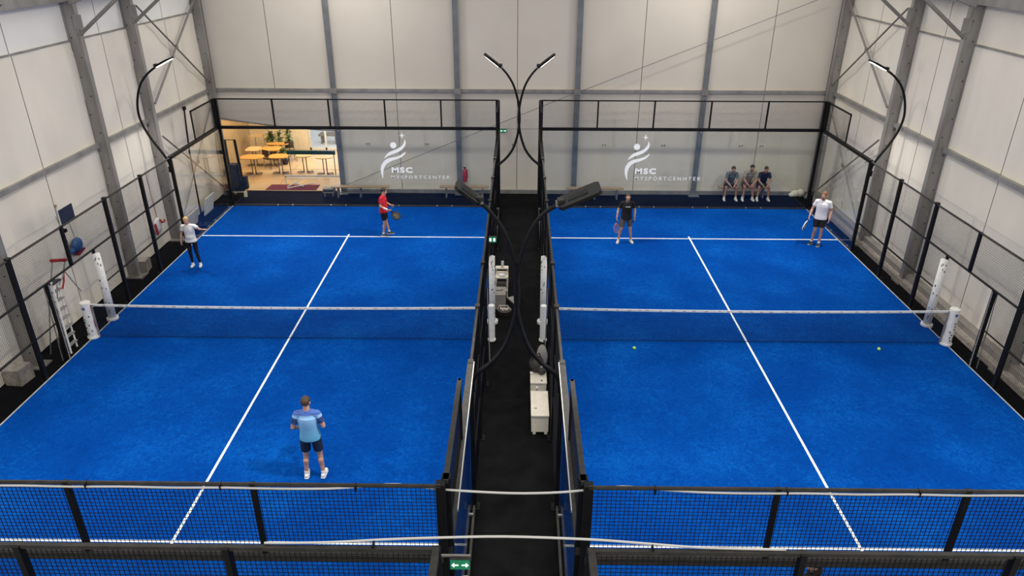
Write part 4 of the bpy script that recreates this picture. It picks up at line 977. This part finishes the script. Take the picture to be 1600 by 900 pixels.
# white-shirt woman
t, V = person((-10.02, 4.42, .002), R(8), 1.64, dict(
    knR=(-.10, -.01, .50), anR=(-.10, .02, .085), knL=(.11, -.03, .50), anL=(.15, -.0, .085), head=(-.03, -.03, 1.645), neck=(-.01, 0, 1.5),
    elR=(-.27, .03, 1.18), wrR=(-.31, -.05, .95), elL=(.36, -.08, 1.34), wrL=(.50, -.28, 1.40), hdL=(1, -.15, .10), pnL=(0, 0, -1), cuL=.2), (R(2), R(-6), R(-6)),
    'woman in white T-shirt and black leggings on left court, one arm held out', dict(fem=True, hair='hairb', shirt=cloth('white_shirt', (.72, .70, .69), .04), shorts=cloth('black_leggings', (.012, .012, .018)), leggings=True, shoe='shoe_w', belly=True, ponytail=True, balding=False, sleeve=.55))
# black-shirt man
t, V = person((3.57, 6.60, .002), R(2), 1.73, dict(
    knR=(-.16, -.04, .50), anR=(-.225, .02, .085), knL=(.15, -.04, .50), anL=(.215, .02, .085), head=(0, -.07, 1.64), neck=(0, -.02, 1.49), toeR=(-.35, -1, 0), toeL=(.3, -1, 0),
    elR=(-.29, .03, 1.16), wrR=(-.33, -.05, .92), cuR=.9, pnR=(1, -.2, 0), hdR=(0, -.15, -1), elL=(.28, .03, 1.16), wrL=(.27, -.07, .92), cuL=.9, hdL=(0, -.15, -1)), (R(16), 0, 0),
    'man in black T-shirt and grey shorts facing camera on the right court', dict(hair='hair', skin='skin', shirt=cloth('black_shirt', (.011, .011, .013)), shorts=cloth('grey_shorts', (.085, .08, .075)), shoe='shoe_c', balding=True, beard=True, glasses=True, hairvol=.97, sock='shoe_c'))
lt = MB(); rnd = random.Random(3)
for k in range(6): lt.cbox((-.07+k*.028, -.142, 1.335), (.02, .006, rnd.uniform(.014, .026)))
lt.build2('chest_print', M['decal'], t, False)
hw = W(t, V['wrR']+Vector((.0, -.02, -.085)))
racket(hw, (.02, -.25, -1), (.55, -1, .3), (cloth('pink_frame', (.38, .17, .14)), cloth('grey_strings', (.35, .25, .24)), M['pad']), 'pinkish strung racket hanging from right hand of black-shirted man', strung=True)
one(MB().ell(W(t, V['wrL']+Vector((-.03, -.02, -.11))), (.034, .034, .034)), 'ball', M['black'], 'dark ball held in left hand of the black-shirted man', 'ball', smooth=True)

# white-shirt man on the right
t, V = person((9.93, 6.52, .002), R(-28), 1.86, dict(
    knR=(-.08, -.08, .50), anR=(-.13, .02, .085), knL=(.10, -.03, .50), anL=(.10, -.05, .085), head=(-.01, -.05, 1.65), toeR=(-.3, -1, 0), toeL=(-.1, -1, 0),
    elR=(-.28, .0, 1.17), wrR=(-.31, -.16, .96), hdR=(-.1, -.5, -.9), cuR=.9, pnR=(1, 0, 0), elL=(.27, .04, 1.16), wrL=(.27, -.08, .93), cuL=.6), (R(2), 0, R(-20)),
    'man in white T-shirt and black shorts at right edge of right court', dict(hair='hairr', skin='skin', shirt=cloth('white_shirt_b', (.70, .68, .70), .04), shorts=cloth('black_shorts_b', (.02, .02, .024)), shoe='shoe_k', beard=True, sock='sock'))
hw = W(t, V['wrR']+Vector((-.01, -.05, -.075)))
racket(hw, (-.45, -.35, -.75), (.9, -.55, .0), (M['pad'], cloth('maroon_face', (.20, .03, .05)), M['pad']), 'white-edged dark red racket held low by the man at right edge')

# seated men
SEAT = dict(pel=(0, .40, .56), waist=(0, .35, .70), chest=(0, .22, .93), neck=(0, .10, 1.13), head=(0, .0, 1.265))
def seated(x, lean, look, label, sty, H=1.74, kn=.17, **kw):
    J = dict(SEAT); dx = lean
    for kk in ('chest', 'neck', 'head'): J[kk] = (J[kk][0]+dx*(1 if kk == 'chest' else 1.6), J[kk][1], J[kk][2])
    for sg, n in ((-1, 'R'), (1, 'L')):
        J.update({'hip'+n: (sg*.10, .38, .53), 'kn'+n: (sg*kn, -.03, .53), 'an'+n: (sg*(kn+.03), .0, .085), 'sh'+n: (sg*.18+dx*1.4, .11, 1.07), 'el'+n: (sg*.23+dx, .02, .80), 'wr'+n: (sg*.06, -.15, .62),
                  'hd'+n: (-sg*.45, -.6, -.5), 'pn'+n: (-sg, 0, .2), 'cu'+n: .7})
    J.update(kw)
    return person((x, 11.10, -.028), 0, H, J, look, label, sty)
shk = cloth('dark_shorts', (.025, .022, .022))
seated(8.25, 0, (R(8), 0, 0), 'seated man in grey-green shirt, leftmost on the bench behind glass', dict(hair='hair', skin='skin2', shirt=cloth('teal_grey_shirt', (.11, .135, .135)), shorts=shk, shoe='shoe_w', short=.8), kn=.20)
seated(8.93, .02, (R(6), 0, 0), 'seated man in beige shirt, middle one on the bench', dict(hair='hairk', skin='skin2', shirt=cloth('beige_shirt', (.30, .26, .20)), shorts=cloth('brown_shorts', (.06, .03, .022)), shoe='shoe_w', short=.6), H=1.82, kn=.16)
seated(9.52, -.01, (R(6), 0, 0), 'seated man in black shirt, rightmost on the bench', dict(hair='hair', skin='skin2', shirt=cloth('charcoal_shirt', (.018, .018, .022)), shorts=shk, shoe='shoe_w', short=.62), kn=.19)

# person by the near glass at the bottom edge
person((4.12, -8.80, .002), R(-105), 1.68, dict(), (R(6), 0, 0), 'dark-clothed person with brown hair at bottom edge behind near fence',
       dict(fem=True, hair='hair', shirt=cloth('dark_jacket', (.02, .017, .018)), shorts=cloth('dark_trousers', (.015, .015, .018)), leggings=True, shoe='shoe_k', longhair=True, sleeve=.97, jacket=True))
